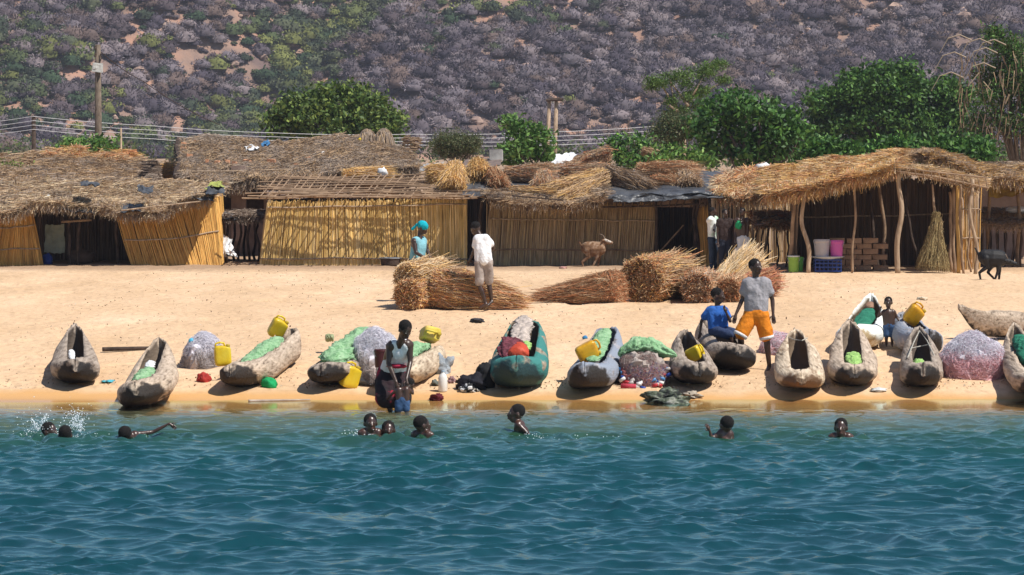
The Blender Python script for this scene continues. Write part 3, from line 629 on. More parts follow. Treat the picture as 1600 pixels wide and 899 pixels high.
# ================================================================== HUTS
# front left hut
H = thing('reed_hut', 'low thatched hut at the left edge with a wide dark opening between reed panels', 'hut', gY(170, 89))
thatch(H, [W(-120, 338, 87.2), W(0, 330, 87.3), W(60, 320, 87.3), W(130, 322, 87.4), W(210, 333, 87.5), W(262, 326, 87.5), W(328, 304, 87.6)],
       [W(-120, 286, 91.5), W(0, 284, 91.5), W(80, 286, 91.5), W(150, 284, 91.5), W(230, 285, 91.5), W(290, 288, 91.5), W(352, 291, 91)], 15000, [GREY, GREY, TAN, BROWN, PALE, GREY, TAN], .08, .6, .028, .6, seed=2, bump=.12, hang=.16)
reed_panel(H, [gY(-60, 88), gY(68, 88)], [W(-60, 335, 88.1), W(20, 330, 88.1), W(48, 326, 88.2)], REEDO, rails=(.3, .7))
reed_panel(H, [gY(206, 87.9), gY(300, 87.8), gY(348, 88.1)], [W(184, 335, 88.2), W(270, 328, 88.2), W(336, 306, 88.6)], REEDO, rails=(.5,))
reed_panel(H, [gY(348, 88.15), gY(352, 91)], [W(337, 306, 88.7), W(345, 296, 91)], REEDO, 'side_panel')
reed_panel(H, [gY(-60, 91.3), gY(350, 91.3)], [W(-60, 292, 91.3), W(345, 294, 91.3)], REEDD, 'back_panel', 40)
for px, pt in ((110, 322), (122, 325), (60, 322), (184, 330)): post(H, px, pt, 88.3, .045, 'darkpole', name='post')
m = MB(); m.tube([W(96, 347, 88.2), W(143, 344, 88.2)], .03, 6); m.build('beam', M['stick'], H)
m = MB()
for a, b_, c, d, s_ in ((118, 322, 150, 332, 1), (90, 321, 135, 329, 2), (190, 318, 222, 330, 3), (214, 290, 238, 300, 4), (125, 284, 155, 290, 6), (300, 300, 335, 312, 7), (322, 290, 350, 303, 9)):
    m = MB(); sheet(m, W(a, d, 87.15), W(c, d, 87.15), W(c, b_, 87.9), W(a, b_, 87.9), .09, 14, 8, s_); m.build('plastic_sheet', M['plastic_black'], H)
m = MB(); m.tube([W(190, 329, 87.1), W(250, 322, 87.1), W(313, 315, 87.1)], .022, 6, col=(1, 1, 1)); m.build('roof_pole', M['palepole'], H)
m = MB(); sheet(m, W(50, 317, 87.4), W(72, 315, 87.6), W(78, 302, 88.6), W(60, 308, 88.2), .1, 14, 8, 3); tag(m.build('plastic_bag', cloth('bagpale', (.5, .55, .6))), 'crumpled pale blue plastic lying on the front left thatch', 'plastic bag')
m = MB(); sheet(m, W(320, 294, 87.6), W(348, 291, 87.5), W(346, 284, 88.6), W(336, 283, 88.8), .12, 12, 8, 8); tag(m.build('green_rag', cloth('raggreen', (.35, .38, .10))), 'yellow green rag on the right corner of the front left thatch', 'rag')
# hanging cloth and small stuff in the opening
m = MB(); sheet(m, W(69, 395, 88.9), W(102, 394, 88.9), W(99, 350, 89), W(70, 352, 89), .05, 16, 12, 4); tag(m.build('hanging_cloth', cloth('clothpale', (.42, .44, .34))), 'pale greenish cloth hanging in the dark opening of the left hut', 'cloth')
m = MB(); m.ell(W(74, 408, 88.3), (.13, .12, .16), noise=.7, seed=3); tag(m.build('blue_rag', cloth('ragblue', (.03, .06, .25)), smooth=True), 'blue rag beside the left reed panel', 'rag')
m = MB(); m.ell(W(128, 402, 89.2), (.3, .25, .2), noise=.5, seed=5, zmin=gz(89)); tag(m.build('sack', cloth('sackbrown', (.16, .10, .07)), smooth=True), 'brown sack in the opening of the left hut', 'sack')

# hut behind left
H = thing('thatched_hut', 'thatched hut behind the front left hut with a dark gap at its right end', 'hut', gY(100, 97))
thatch(H, [W(-120, 292, 94), W(0, 290, 94), W(120, 290, 94), W(225, 288, 94)], [W(-120, 262, 99.5), W(0, 246, 99.5), W(70, 241, 99.5), W(140, 245, 99.5), W(222, 251, 99.5)], 11000, [GREY, BROWN, TAN, BROWN, GREY], .14, .6, .03, .6, seed=5, bump=.1)
m = MB(); thatch(H, [W(150, 252, 98.8), W(215, 256, 98.8)], [W(150, 241, 99.8), W(215, 241, 99.8)], 1500, [GOLD, RED, TAN], .1, .5, .03, .8, 'ridge_straw', seed=8, bump=.15)
thatch(H, [W(70, 246, 98.8), W(135, 252, 98.8)], [W(75, 240, 99.8), W(130, 236, 99.8)], 1300, [GOLD, TAN, RED], .1, .5, .03, .8, 'ridge_straw', seed=9, bump=.15)
wall_quad(H, [gY(-60, 94.6), gY(225, 94.6), W(225, 288, 94.6), W(-60, 290, 94.6)], .15, M['mud'], 'wall')
wall_quad(H, [gY(236, 99), gY(242, 99), W(242, 262, 99), W(236, 254, 99)], 1.5, M['darkpole'], 'gable')
m = MB()
for i in range(9): m.tube([W(222, 253 + i * 4, 94.3 + i * .0), W(243 + rng.uniform(-3, 3), 253 + i * 4 + rng.uniform(-2, 2), 98)], .022, 5)
m.build('rafter', M['darkpole'], H)
thatch(H, [W(222, 286, 94.4), W(224, 256, 98.8)], [W(243, 284, 94.6), W(243, 254, 99.2)], 1500, [DARK, DARK, GREY], .1, .3, .03, .6, 'gable_thatch', seed=4)
m = MB(); sheet(m, W(0, 290, 93.8), W(62, 286, 93.8), W(58, 274, 95.8), W(0, 274, 95.8), .06, 20, 8, 3); m.build('plastic_sheet', M['plastic_black'], H)
m = MB(); sheet(m, W(60, 282, 94.2), W(90, 286, 93.9), W(76, 276, 95), W(62, 273, 95.4), .05, 14, 8, 5); tag(m.build('cardboard', cloth('cardb', (.5, .38, .22))), 'tan cardboard piece lying on the rear left thatch', 'cardboard')
m = MB(); m.leaves(np.array(tuple(W(14, 262, 97))) + rng.normal(0, 1, (240, 3)) * [.25, .2, .12], .1, rc([(.25, .3, .08), (.15, .2, .05)], 240)); tag(m.build('creeper', M['leaf']), 'yellow green creeper on the rear left thatch', 'plant')
# little straw patch between huts
m = MB(); bundle(m, W(243, 272, 99), W(282, 270, 99), .25, .25, .3, 900, [GOLD, TAN]); tag(m.build('straw_heap', M['straw']), 'golden straw heap between the two rear thatched roofs', 'straw')
H = thing('reed_fence', 'short reed fence between the two rear thatched roofs', 'fence', gY(265, 98)); reed_panel(H, [gY(225, 98), gY(285, 98)], [W(225, 283, 98), W(285, 282, 98)], REEDO)

# big middle hut
H = thing('thatched_house', 'big old thatched house with bricks on its roof and two straw humps', 'house', gY(460, 97))
thatch(H, [W(283, 279, 94.2), W(350, 281, 94.2), W(420, 279, 94.2), W(500, 274, 94.4), W(570, 267, 94.6), W(655, 264, 95)],
       [W(283, 219, 99.5), W(340, 217, 99.5), W(400, 222, 99.5), W(450, 222, 99.5), W(520, 214, 99.5), W(585, 217, 99.5), W(645, 240, 98)], 20000, [GREY, GREY, GREY, TAN, GREY, BROWN, DARK, TAN], .2, .5, .026, .4, seed=12, hang=.35, bump=.08)
for a, b_ in ((574, 208), (600, 207)):
    m = MB(); c0 = W(a, 236, 98.6); m.ell(W(a, b_ + 14, 98.9), (.24, .3, .36), n=12, col=(.2, .15, .11)); d = rng.normal(size=(900, 3)); d /= np.linalg.norm(d, axis=1)[:, None]; P = np.array(tuple(W(a, b_ + 14, 98.9))) + d * [.25, .31, .37]
    tt = np.cross(d, [0, 1, 0]) ; m.strands(np.stack([P, P + np.stack([d[:, 0] * .1, d[:, 1] * .1, -.25 + 0 * d[:, 0]], 1)], 1), .022, rc([GREY, TAN, GREY], 900)); m.build('ridge_hump', M['straw'], H)
wall_quad(H, [gY(290, 95.5), gY(640, 95.5), W(640, 270, 95.5), W(290, 276, 95.5)], .2, M['mud'], 'wall')
for a, b_ in ((346, 361), (386, 412)):
    wall_quad(H, [W(a, 329, 95.46), W(b_, 329, 95.46), W(b_, 286, 95.46), W(a, 286, 95.46)], .03, M['darkpole'], 'window')
m = MB(); m.box(W(373, 318, 95.1), (.38, .2, 2.0)); m.build('pillar', M['mud'], H)
m = MB(); thm = [(278, 219), (276, 232), (279, 246), (281, 258), (276, 268), (273, 277)]; m.tube([W(a, b_, 94.6 + (277 - b_) * .08) for a, b_ in thm], [.06, .08, .07, .08, .1, .06], 7)
for i in range(13): yy = 221 + i * 4.5; YY = 94.6 + (277 - yy) * .08; m.tube([W(271, yy, YY), W(286, yy + 1, YY)], .018, 5)
m.build('gable_edge', M['darkpole'], H)
m = MB()
for pts in ([(280, 238), (345, 240), (400, 243), (450, 243)], [(280, 268), (345, 268), (420, 266), (560, 260), (640, 258)]): m.tube([W(a, b_, 94.2 + (279 - b_) * .0883 - .35) for a, b_ in pts], .022, 6)
m.build('roof_pole', M['palepole'], H)
for i, (a, b_, s_) in enumerate([(287, 226, 1), (287, 233, 1), (296, 244, 1), (323, 252, .6), (340, 254, .8), (355, 254, .9), (366, 256, .8), (386, 253, 1.5), (424, 252, 1.5), (481, 249, 1), (515, 248, .9), (462, 259, .9), (560, 250, .7), (640, 256, 1), (306, 222, .8)]):
    YY = 94.2 + (279 - b_) * .0883 - .32; m = MB(); m.box(W(a, b_, YY), (.15 * s_, .11, .11), Euler((rng.uniform(-.2, .2), rng.uniform(-.2, .2), rng.uniform(-.6, .6))).to_matrix(), j=.015)
    tag(m.build('brick', M['brick']), 'clay brick weighing down the thatch of the big old house', 'brick', 'bricks on the big thatched roof')
m = MB(); sheet(m, W(488, 247, 96.6), W(513, 243, 96.9), W(513, 235, 97.6), W(492, 237, 97.5), .14, 16, 10, 6); tag(m.build('plastic_bag', M['tarp_white']), 'white plastic bag on the middle of the big thatched roof', 'plastic bag')
m = MB(); sheet(m, W(382, 236, 97.7), W(405, 234, 97.9), W(400, 226, 98.7), W(384, 228, 98.5), .12, 14, 8, 16); tag(m.build('plastic_bag', M['tarp_white']), 'white plastic near the ridge at the left of the big thatched roof', 'plastic bag')
m = MB(); sheet(m, W(410, 228, 98.4), W(422, 226, 98.4), W(420, 219, 99), W(412, 220, 99), .08, 10, 8, 12); tag(m.build('plastic_bag', cloth('bagblue', (.06, .2, .4))), 'blue plastic scrap by the ridge of the big thatched roof', 'plastic bag')
m = MB(); m.ell(W(563, 219, 98.7), .06, noise=.5, seed=2); tag(m.build('gourd', cloth('gourd', (.7, .5, .03)), smooth=True), 'yellow gourd beside the left straw hump', 'gourd')
m = MB()
for i in range(60): m.tube([(p := W(627 + rng.uniform(0, 24), 214 + rng.uniform(0, 22), 99 + rng.uniform(-.3, .3))), p + Vector((.16, -.05, rng.uniform(-.05, .05)))], .018, 5)
tag(m.build('firewood_stack', M['stick']), 'small heap of cut firewood behind the right end of the big thatched roof', 'firewood')
# metal sheet roof
m = MB(); a, b_, c, d = W(612, 273, 95), W(690, 264, 95), W(694, 253, 97.5), W(640, 259, 97.5); sheet(m, a, b_, c, d, .01, 30, 6, 1)
H = thing('lean_to', 'lean-to with a grey metal sheet roof right of the big thatched house', 'shed', gY(650, 96)); m.build('metal_roof', M['metal'], H)
post(H, 640, 268, 95.2); post(H, 685, 266, 95.2); m = MB(); sheet(m, W(720, 266, 96), W(782, 258, 96), W(784, 244, 98), W(726, 250, 98), .02, 20, 6, 4); m.build('rusty_roof', cloth('rust', (.20, .15, .13)), H)
for px in (722, 780): post(H, px, 262, 96.1)
m = MB(); m.box(W(776, 243, 97.5), (.34, .3, .28), j=.03); tag(m.build('stone', pm('stonegrey', [(.3, .28, .26), (.5, .47, .43)], 4)), 'grey stone block on the rusty lean-to roof', 'stone')
# straw lying beside lattice roof
m = MB(); bundle(m, W(540, 276, 92), W(608, 275, 92), .16, .2, .2, 2400, [GOLD, TAN, GOLD]); tag(m.build('straw_heap', M['straw']), 'golden loose straw at the back of the stick lattice roof', 'straw')
m = MB(); m.ell(W(598, 270, 91.8), (.14, .12, .13), noise=.5, seed=4); tag(m.build('sack', M['tarp_white'], smooth=True), 'small white sack by the golden straw on the lattice roof', 'sack')

# lattice roof house with bright reed wall
H = thing('reed_house', 'hut with a bright yellow reed wall under a bare lattice of roof sticks', 'hut', gY(570, 89))
reed_panel(H, [gY(405, 88.2), gY(730, 88.2)], [W(420, 317, 88.3), W(560, 315, 88.3), W(730, 312, 88.3)], REED, rails=(.1, .92), jt=.04)
reed_panel(H, [gY(405, 88.25), gY(412, 91.5)], [W(420, 317, 88.35), W(425, 317, 91.5)], REEDG, 'side_panel')
reed_panel(H, [gY(412, 91.6), gY(760, 91.6)], [W(420, 300, 91.6), W(760, 300, 91.6)], REEDD, 'back_panel', 36)
m = MB()
for i in range(11):
    v = i / 10; Y0 = 87.2 + v * 4.2; xl = 384 + v * 48 + rng.uniform(-14, 14); yl = 306 - v * 31
    m.tube([W(a, yl + (math.sin(a * .02 + i) * 1.6) + (3 if i < 3 else 0) * 1 + rng.uniform(-1, 1), Y0) for a in np.linspace(xl, 745 + rng.uniform(-30, 10), 12)], .02, 5)
for i in range(26):
    a = 405 + i * 13.2 + rng.uniform(-4, 4); m.tube([W(a, 308 + rng.uniform(-2, 3), 87), W(a + 15, 291, 89.3), W(a + 30, 273, 91.6)], .018, 5)
for i in range(60):
    a = rng.uniform(400, 700); Y0 = rng.uniform(86.9, 88.4); yy = 306 - (Y0 - 87.2) * 7.4; m.tube([W(a, yy + rng.uniform(-2, 3), Y0), W(a + rng.uniform(40, 120), yy + rng.uniform(-3, 3), Y0 + rng.uniform(-.2, .2))], .016, 5)
m.build('roof_lattice', M['stick'], H)
m = MB(); sheet(m, W(418, 309, 89), W(640, 309, 89), W(640, 298, 91.5), W(418, 298, 91.5), .05, 30, 6, 3); m.build('inner_sheet', M['mud'], H)
for px in (447, 498, 520, 576): post(H, px, 303, 88.6, .03)
m = MB(); sheet(m, W(720, 309, 87.2), W(766, 305, 87.2), W(776, 278, 89.6), W(736, 276, 89.6), .12, 22, 14, 7); m.build('plastic_sheet', M['plastic_black'], H)
for lab, a0, a1, r in (('upright golden straw sheaf at the right end of the lattice roof', W(712, 262, 88.6), W(706, 296, 88.0), .2), ('rusty brown straw bunch left of the golden sheaf on the lattice roof', W(700, 268, 90), W(670, 274, 89.8), .16),
                     ('golden straw bunch right of the upright golden sheaf', W(745, 258, 89.5), W(752, 280, 89.0), .2), ('brown straw bunch hanging over black plastic right of the lattice roof', W(770, 270, 89), W(782, 292, 88.4), .15)):
    straw_bundle(lab, a0, a1, r, r * 1.1, r * 1.5, 1800, [GOLD, TAN, GOLD] if 'golden' in lab else [BROWN, RED, TAN], .3, group='straw on the lattice roof', tie=False)

# black plastic roof house
H = thing('reed_house', 'hut with a shaded grey reed wall and black plastic roof piled with straw', 'hut', gY(900, 89))
reed_panel(H, [gY(758, 88.3), gY(1020, 88.3)], [W(764, 318, 88.6), W(1026, 322, 88.6)], REEDG, rails=(.25, .75))
reed_panel(H, [gY(1094, 88.1), gY(1110, 88.1)], [W(1088, 326, 88.3), W(1106, 326, 88.3)], REEDO, 'door_panel')
reed_panel(H, [gY(1108, 88.2), gY(1116, 92)], [W(1106, 318, 88.3), W(1112, 310, 92)], REEDD, 'side_panel', 36)
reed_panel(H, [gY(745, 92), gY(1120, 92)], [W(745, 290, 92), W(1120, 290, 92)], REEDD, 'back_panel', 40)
m = MB(); sheet(m, W(738, 304, 87.5), W(880, 326, 87.1), W(880, 274, 92.4), W(746, 270, 92.4), .08, 50, 20, 2); sheet(m, W(878, 324, 87.15), W(950, 308, 87.2), W(950, 268, 92.4), W(878, 270, 92.4), .09, 40, 20, 4); sheet(m, W(945, 308, 87.2), W(1128, 303, 87.2), W(1130, 266, 92.4), W(945, 266, 92.4), .10, 50, 20, 3)
m.build('plastic_roof', M['plastic_black'], H)
m = MB(); sheet(m, W(958, 315, 87.1), W(1040, 312, 87.1), W(1040, 304, 87.25), W(958, 306, 87.3), .07, 40, 6, 13); sheet(m, W(1035, 313, 87.05), W(1128, 308, 87.05), W(1130, 300, 87.3), W(1040, 304, 87.3), .09, 40, 6, 15); m.build('plastic_edge', M['plastic_black'], H)
thatch(H, [W(760, 306, 87.2), W(820, 318, 87.0), W(900, 322, 86.9), W(945, 308, 87)], [W(765, 298, 88.6), W(820, 296, 88.8), W(900, 292, 89), W(945, 290, 89)], 4200, [BROWN, TAN, GREY, DARK], .05, .6, .026, .6, seed=22, hang=.08)
m = MB()
for px in range(960, 1100, 12): m.tube([W(px + rng.uniform(-3, 3), 323, 87.6), W(px + 4, 311, 87.3)], .02, 5)
m.tube([W(940, 324, 87.7), W(1030, 322, 87.7), W(1100, 318, 87.7)], .025, 6); m.tube([W(800, 306, 87), W(880, 313, 86.8)], .02, 6); m.build('rafter', M['darkpole'], H)
wall_quad(H, [W(940, 324, 88.75), W(1104, 324, 88.75), W(1104, 304, 88.75), W(940, 304, 88.75)], .03, M['mud'], 'lintel')
for px in (752, 1024, 1086, 1090): post(H, px, 312, 88.1, .045, 'darkpole')
m = MB(); m.tube([W(1027, 398, 88.2), W(1068, 352, 88.4)], .02, 5); m.build('prop_stick', M['stick'], H)
PB = [BROWN, TAN, RED, GREY]
for lab, a0, a1, r, pal in [
    ('grey brown straw bunch at the top left of the black plastic roof', (792, 272, 90.6), (862, 270, 90.6), .2, PB), ('round straw bunch hanging at the left of the black plastic roof', (850, 276, 89.6), (848, 302, 88.4), .24, PB),
    ('low flat golden brown straw heap at the left eave of the black plastic roof', (800, 300, 88.2), (860, 306, 87.9), .15, [TAN, BROWN, GOLD]), ('long slanting tan straw bunch in the middle of the black plastic roof', (940, 278, 89.4), (866, 306, 88.1), .28, [TAN, BROWN, TAN, GOLD]),
    ('pale brown straw bunch behind the middle of the black plastic roof', (880, 270, 91), (950, 272, 91), .22, PB), ('dark brown straw bunch slanting down right on the black plastic roof', (952, 272, 90), (1012, 298, 88.6), .26, [BROWN, GREY, DARK, BROWN]),
    ('golden straw bunch at the middle eave of the black plastic roof', (928, 292, 88.4), (880, 318, 87.3), .22, [GOLD, BROWN, TAN]), ('wide brown straw bunch at the top right of the black plastic roof', (1000, 270, 90.6), (1088, 276, 90.3), .3, [BROWN, RED, TAN]),
    ('round tan straw bunch at the right end of the black plastic roof', (1070, 278, 89.6), (1080, 296, 88.6), .26, [BROWN, TAN, GREY]), ('rusty straw bunch between the two right bunches of the black plastic roof', (1020, 286, 89.4), (1070, 292, 89), .22, [RED, BROWN, TAN])]:
    straw_bundle(lab, W(*a0), W(*a1), r * .75, r * .9, r * 1.1, 2600, pal, .35, group='straw bunches on the black plastic roof', tie=False)
# slanted little roof and white tarp behind
H = thing('thatched_hut', 'little slanted thatched roof rising behind the black plastic roof', 'hut', gY(925, 98))
thatch(H, [W(872, 262, 97), W(900, 258, 97), W(955, 238, 97)], [W(872, 256, 99), W(902, 248, 99), W(948, 230, 99)], 2200, [BROWN, TAN, GREY, RED], .25, .5, .026, .3, seed=31)
wall_quad(H, [gY(875, 98.4), gY(955, 98.4), W(950, 250, 98.4), W(880, 262, 98.4)], .2, M['mud'], 'wall')
m = MB(); sheet(m, W(858, 256, 97.5), W(882, 257, 97.2), W(902, 243, 98.5), W(874, 238, 98.8), .12, 16, 10, 5); tag(m.build('white_sheet', M['tarp_white']), 'white plastic sheet left of the little slanted thatch', 'plastic sheet')
m = MB(); bundle(m, W(1005, 236, 99), W(1024, 242, 99), .1, .1, .14, 500, [BROWN, TAN]); tag(m.build('straw_heap', M['straw']), 'small straw tuft in the pawpaw bush', 'straw')

# thatch patch between huts (left of posted shelter)
H = thing('straw_awning', 'low straw awning with reed back joining the posted shelter on its left', 'awning', gY(1180, 88))
thatch(H, [W(1118, 299, 87.4), W(1165, 307, 87.4), W(1200, 301, 87.0)], [W(1122, 278, 89), W(1165, 268, 89), (W(1215, 268, 89))], 4200, [GOLD, TAN, RED, PALE], .08, .6, .028, .5, seed=41, bump=.14, hang=.1)
reed_panel(H, [gY(1105, 91), gY(1170, 91)], [W(1105, 300, 91), W(1170, 300, 91)], REEDD, 'back_panel', 44)
reed_panel(H, [gY(1160, 90.5), gY(1245, 90.5)], [W(1160, 306, 90.5), W(1245, 300, 90.5)], REEDG, 'back_panel', 44, rails=(.55,))
for px in (1122, 1176, 1198): post(H, px, 312, 87.6, .035)
m = MB(); m.ell(W(1192, 264, 89.5), (.2, .2, .14), noise=.6, seed=7); tag(m.build('sack', M['tarp_white'], smooth=True), 'pale sack on the ridge of the low straw awning', 'sack')
H = thing('drying_rack', 'stick drying rack with a sagging straw top behind the three standing people', 'rack', gY(1205, 87.6))
thatch(H, [W(1176, 345, 87), W(1236, 352, 87)], [W(1172, 332, 88.6), W(1236, 334, 88.6)], 1500, [TAN, BROWN, RED], .05, .4, .026, .5, 'rack_top', seed=3)
for px in (1178, 1188, 1200, 1213, 1228): post(H, px + 4, 340, 87.2, .025, 'darkpole', pb=px, name='leg')
for a, b_ in (((1182, 345), (1215, 336)), ((1190, 352), (1226, 340)), ((1178, 352), (1200, 338))):
    m = MB(); m.tube([W(*a, 86.9), W(*b_, 86.9)], .018, 5); m.build('stick', M['darkpole'], H)

# posted shelter on the right
H = thing('posted_shelter', 'open shelter of crooked posts under a golden straw roof at the right', 'shelter', gY(1370, 85.5))
ev = [W(1196, 306, 83.7), W(1240, 297, 83.6), W(1290, 286, 83.5), (W(1340, 278, 83.4)), W(1400, 264, 83.3)]
rd = [W(1200, 268, 88.5), W(1250, 260, 88.5), W(1310, 249, 88.3), W(1370, 242, 88.3), W(1420, 240, 88.2)]
thatch(H, ev, rd, 14000, [GOLD, TAN, RED, GOLD, BROWN, PALE, GOLD], .06, .75, .028, .5, seed=51, bump=.13, hang=.10)
thatch(H, [W(1398, 264, 83.3), W(1450, 272, 83.5), W(1500, 283, 83.7), W(1530, 292, 83.8)], [W(1398, 258, 84.6), W(1450, 263, 84.6), W(1500, 275, 84.6), W(1535, 283, 84.6)], 2600, [TAN, PALE, BROWN, GOLD], .04, .55, .026, .7, 'front_thatch', seed=52, bump=.06, hang=.08)
thatch(H, [W(1392, 262, 86.0), W(1420, 248, 86), W(1445, 240, 86), W(1462, 243, 86)], [W(1400, 242, 88.6), W(1420, 238, 88.6), W(1445, 236, 88.6), W(1470, 240, 88.6)], 2600, [GREY, BROWN, TAN], .08, .5, .026, .4, 'peak_thatch', seed=53, bump=.05)
thatch(H, [W(1448, 240, 85.8), W(1480, 250, 85.8), W(1530, 274, 85.8), W(1600, 282, 85.8), W(1680, 290, 85.8)], [W(1450, 237, 89), W(1490, 248, 89), W(1530, 258, 89), W(1600, 262, 89), W(1680, 266, 89)], 6500, [BROWN, GOLD, GREY, TAN], .09, .6, .028, .4, 'right_thatch', seed=54, bump=.10, hang=.12)
m = MB()
m.tube([W(1398, 260, 83.2), W(1450, 268, 83.2), W(1542, 278, 83.3)], .025, 6); m.tube([W(1400, 268, 83.2), W(1460, 276, 83.2), W(1545, 294, 83.3)], .025, 6); m.tube([W(1196, 308, 83.55), W(1300, 286, 83.4), W(1402, 266, 83.25)], .028, 6); m.tube([W(1402, 266, 83.3), W(1500, 290, 83.6), W(1528, 302, 83.7)], .02, 6)
for a in np.linspace(1405, 1540, 12): m.tube([W(a, 262 + (a - 1400) * .12, 83.1), W(a + 3, 271 + (a - 1400) * .17, 83.1)], .014, 5)
for a in np.linspace(1210, 1390, 9): m.tube([W(a, 304 - (a - 1200) * .2, 83.7), W(a + 8, 275 - (a - 1200) * .14, 88)], .02, 5)
m.build('roof_poles', M['stick'], H)
wall_quad(H, [W(1408, 271, 83.6), W(1446, 276, 83.6), W(1446, 272, 83.7), W(1408, 265, 83.7)], .01, M['tarp_white'], 'plastic_strip')
sp = [(1240, 302, 83.9, .05, 'stick', .03, 1236), (1247, 300, 84.4, .04, 'stick', .04, 1245), (1257, 296, 83.6, .055, 'palepole', .07, 1263), (1335, 285, 83.5, .032, 'stick', .03, 1332), (1372, 280, 85.5, .05, 'stick', .05, 1384), (1358, 290, 86.2, .045, 'darkpole', .02, 1372),
      (1404, 266, 83.35, .065, 'palepole', .05, 1403), (1415, 290, 86, .04, 'darkpole', .05, 1432), (1490, 292, 84, .045, 'stick', .02, 1492), (1496, 290, 83.6, .045, 'reedpost', .01, 1498), (1501, 288, 83.5, .03, 'stick', .04, 1506), (1520, 280, 83.4, .045, 'palepole', .06, 1524), (1484, 300, 84.6, .04, 'stick', .03, 1488), (1511, 290, 84.2, .025, 'stick', .05, 1518)]
M['reedpost'] = pm('reedpost', [(.48, .27, .07), (.62, .38, .12)], 3, .6, .2)
for a, b_, Y, r, mm, am, pb in sp: post(H, a, b_, Y, r, mm, am, pb)
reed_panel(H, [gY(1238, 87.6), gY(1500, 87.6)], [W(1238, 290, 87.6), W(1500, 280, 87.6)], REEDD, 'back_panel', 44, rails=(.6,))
reed_panel(H, [gY(1498, 84.6), gY(1500, 87.5)], [W(1498, 290, 84.6), W(1500, 280, 87.5)], REEDG, 'side_panel', 40)
reed_panel(H, [gY(1500, 85), gY(1532, 85)], [W(1496, 297, 85), W(1532, 296, 85)], REEDO + REEDG, 'front_panel', 44, rails=(.4, .75))
reed_panel(H, [gY(1240, 84.2), gY(1242, 87.6)], [W(1240, 300, 84.2), W(1242, 290, 87.6)], REEDD, 'side_panel', 36)
# mud brick stack
for k in range(6):
    for j in range(4 if k % 2 == 0 else 3):
        if k == 5 and j in (1,): pass
        m = MB(); px = 1300 + (9 if k % 2 else 0) + j * 25 + rng.uniform(-1, 1); b0 = gY(px, 84.6); m.box((b0.x, 84.6 + rng.uniform(-.03, .03), gz(84.6) + .07 + k * .128), (.35, .2, .118), Euler((0, 0, rng.uniform(-.05, .05))).to_matrix(), j=.01)
        tag(m.build('mud_brick', M['mudbrick']), 'brown mud brick in the low stack inside the posted shelter', 'brick', 'mud bricks stacked inside the shelter')
# broom
H = thing('broom', 'tall bundle broom of thin twigs leaning upright in the posted shelter', 'broom', gY(1460, 83.4))
m = MB(); m.tube([W(1463, 345, 83.5), W(1459, 320, 83.5), W(1457, 288, 83.6)], [.035, .03, .02], 6); m.build('handle', M['stick'], H)
m = MB(); a0 = W(1463, 338, 83.45); a1 = W(1457, 426, 83.35); bundle(m, a0, a1, .05, .12, .42, 2600, [(.30, .22, .10), (.42, .32, .15), (.22, .15, .07)], .3, wd=.016, over=.02, zmin=gz(83.4)); bundle(m, W(1468, 345, 83.45), W(1463, 370, 83.4), .05, .06, .12, 300, [(.45, .35, .2)], .3, wd=.016); m.build('twigs', M['straw'], H)
def bucket(label, px, Y, z0, r, h, col, lid=None, name='bucket'):
    c = Vector((W(px, 400, Y).x, Y, z0)); root = thing(name, label, 'bucket', c); m = MB(); a = np.linspace(0, 2 * np.pi, 20, endpoint=False)
    prof = [(0, .85), (.08, .87), (.82, .98), (.86, 1.04), (.94, 1.05), (.96, 1.0), (1, 1.0), (.97, .93), (.2, .84)]
    m.rings([np.stack([np.cos(a) * r * q, np.sin(a) * r * q, 0 * a + h * t], 1) + np.array(tuple(c)) for t, q in prof]); m.build('body', cloth('b_' + label[:14], col, .85, .35, bump=0), root, smooth=False)
    m = MB(); m.tube([c + Vector((math.cos(t) * r * 1.07, -r * .4 - .02, h * .92 - math.sin(t) * h * .4)) for t in np.linspace(0, math.pi, 9)], .006, 5); m.build('handle', M['metal'], root)
    if lid: m = MB(); m.rings([np.stack([np.cos(a) * r * q, np.sin(a) * r * q, 0 * a + h * t], 1) + np.array(tuple(c)) for t, q in ((.97, 1.08), (1.05, 1.08), (1.07, .98))]); m.build('lid', cloth('lid' + label[:8], lid, .9, .4, bump=0), root)
bucket('lime green bucket with a white lid left of the thick crooked shelter post', 1240, 83.9, gz(83.9), .135, .36, (.30, .52, .08), (.7, .7, .65))
bucket('bright green bucket tucked behind the lime green bucket', 1249, 84.2, gz(84.2), .1, .34, (.12, .42, .08))
# crate with tray
H = thing('crate', 'blue plastic crate with slotted sides in the posted shelter', 'crate', gY(1293, 84)); m = MB(); c = gY(1293, 84)
for z in (.02, .11, .2, .28): m.box(c + Vector((0, -.2, z)), (.62, .02, .03)); m.box(c + Vector((0, .2, z)), (.62, .02, .03)); m.box(c + Vector((-.31, 0, z)), (.02, .4, .03)); m.box(c + Vector((.31, 0, z)), (.02, .4, .03))
for x_ in np.linspace(-.3, .3, 7): m.box(c + Vector((x_, -.204, .15)), (.022, .02, .29)); m.box(c + Vector((x_, .204, .15)), (.022, .02, .29))
m.box(c + Vector((0, 0, .012)), (.62, .4, .02)); m.build('body', cloth('crateblue', (.02, .05, .22), .9, .4, bump=0), H)
m = MB(); a = np.linspace(0, 2 * np.pi, 24, endpoint=False); m.rings([np.stack([np.cos(a) * .4 * q, np.sin(a) * .3 * q, 0 * a + .30 + z], 1) + np.array(tuple(c)) for z, q in ((0, .7), (.05, 1), (.06, 1), (.02, .7))]); tag(m.build('tray', cloth('tray', (.5, .55, .62), .9, .4, bump=0)), 'pale tray lying on the blue crate', 'tray')
bucket('white tub with dark contents standing on the tray', 1284, 83.95, gz(84) + .34, .19, .42, (.5, .47, .48), name='tub')
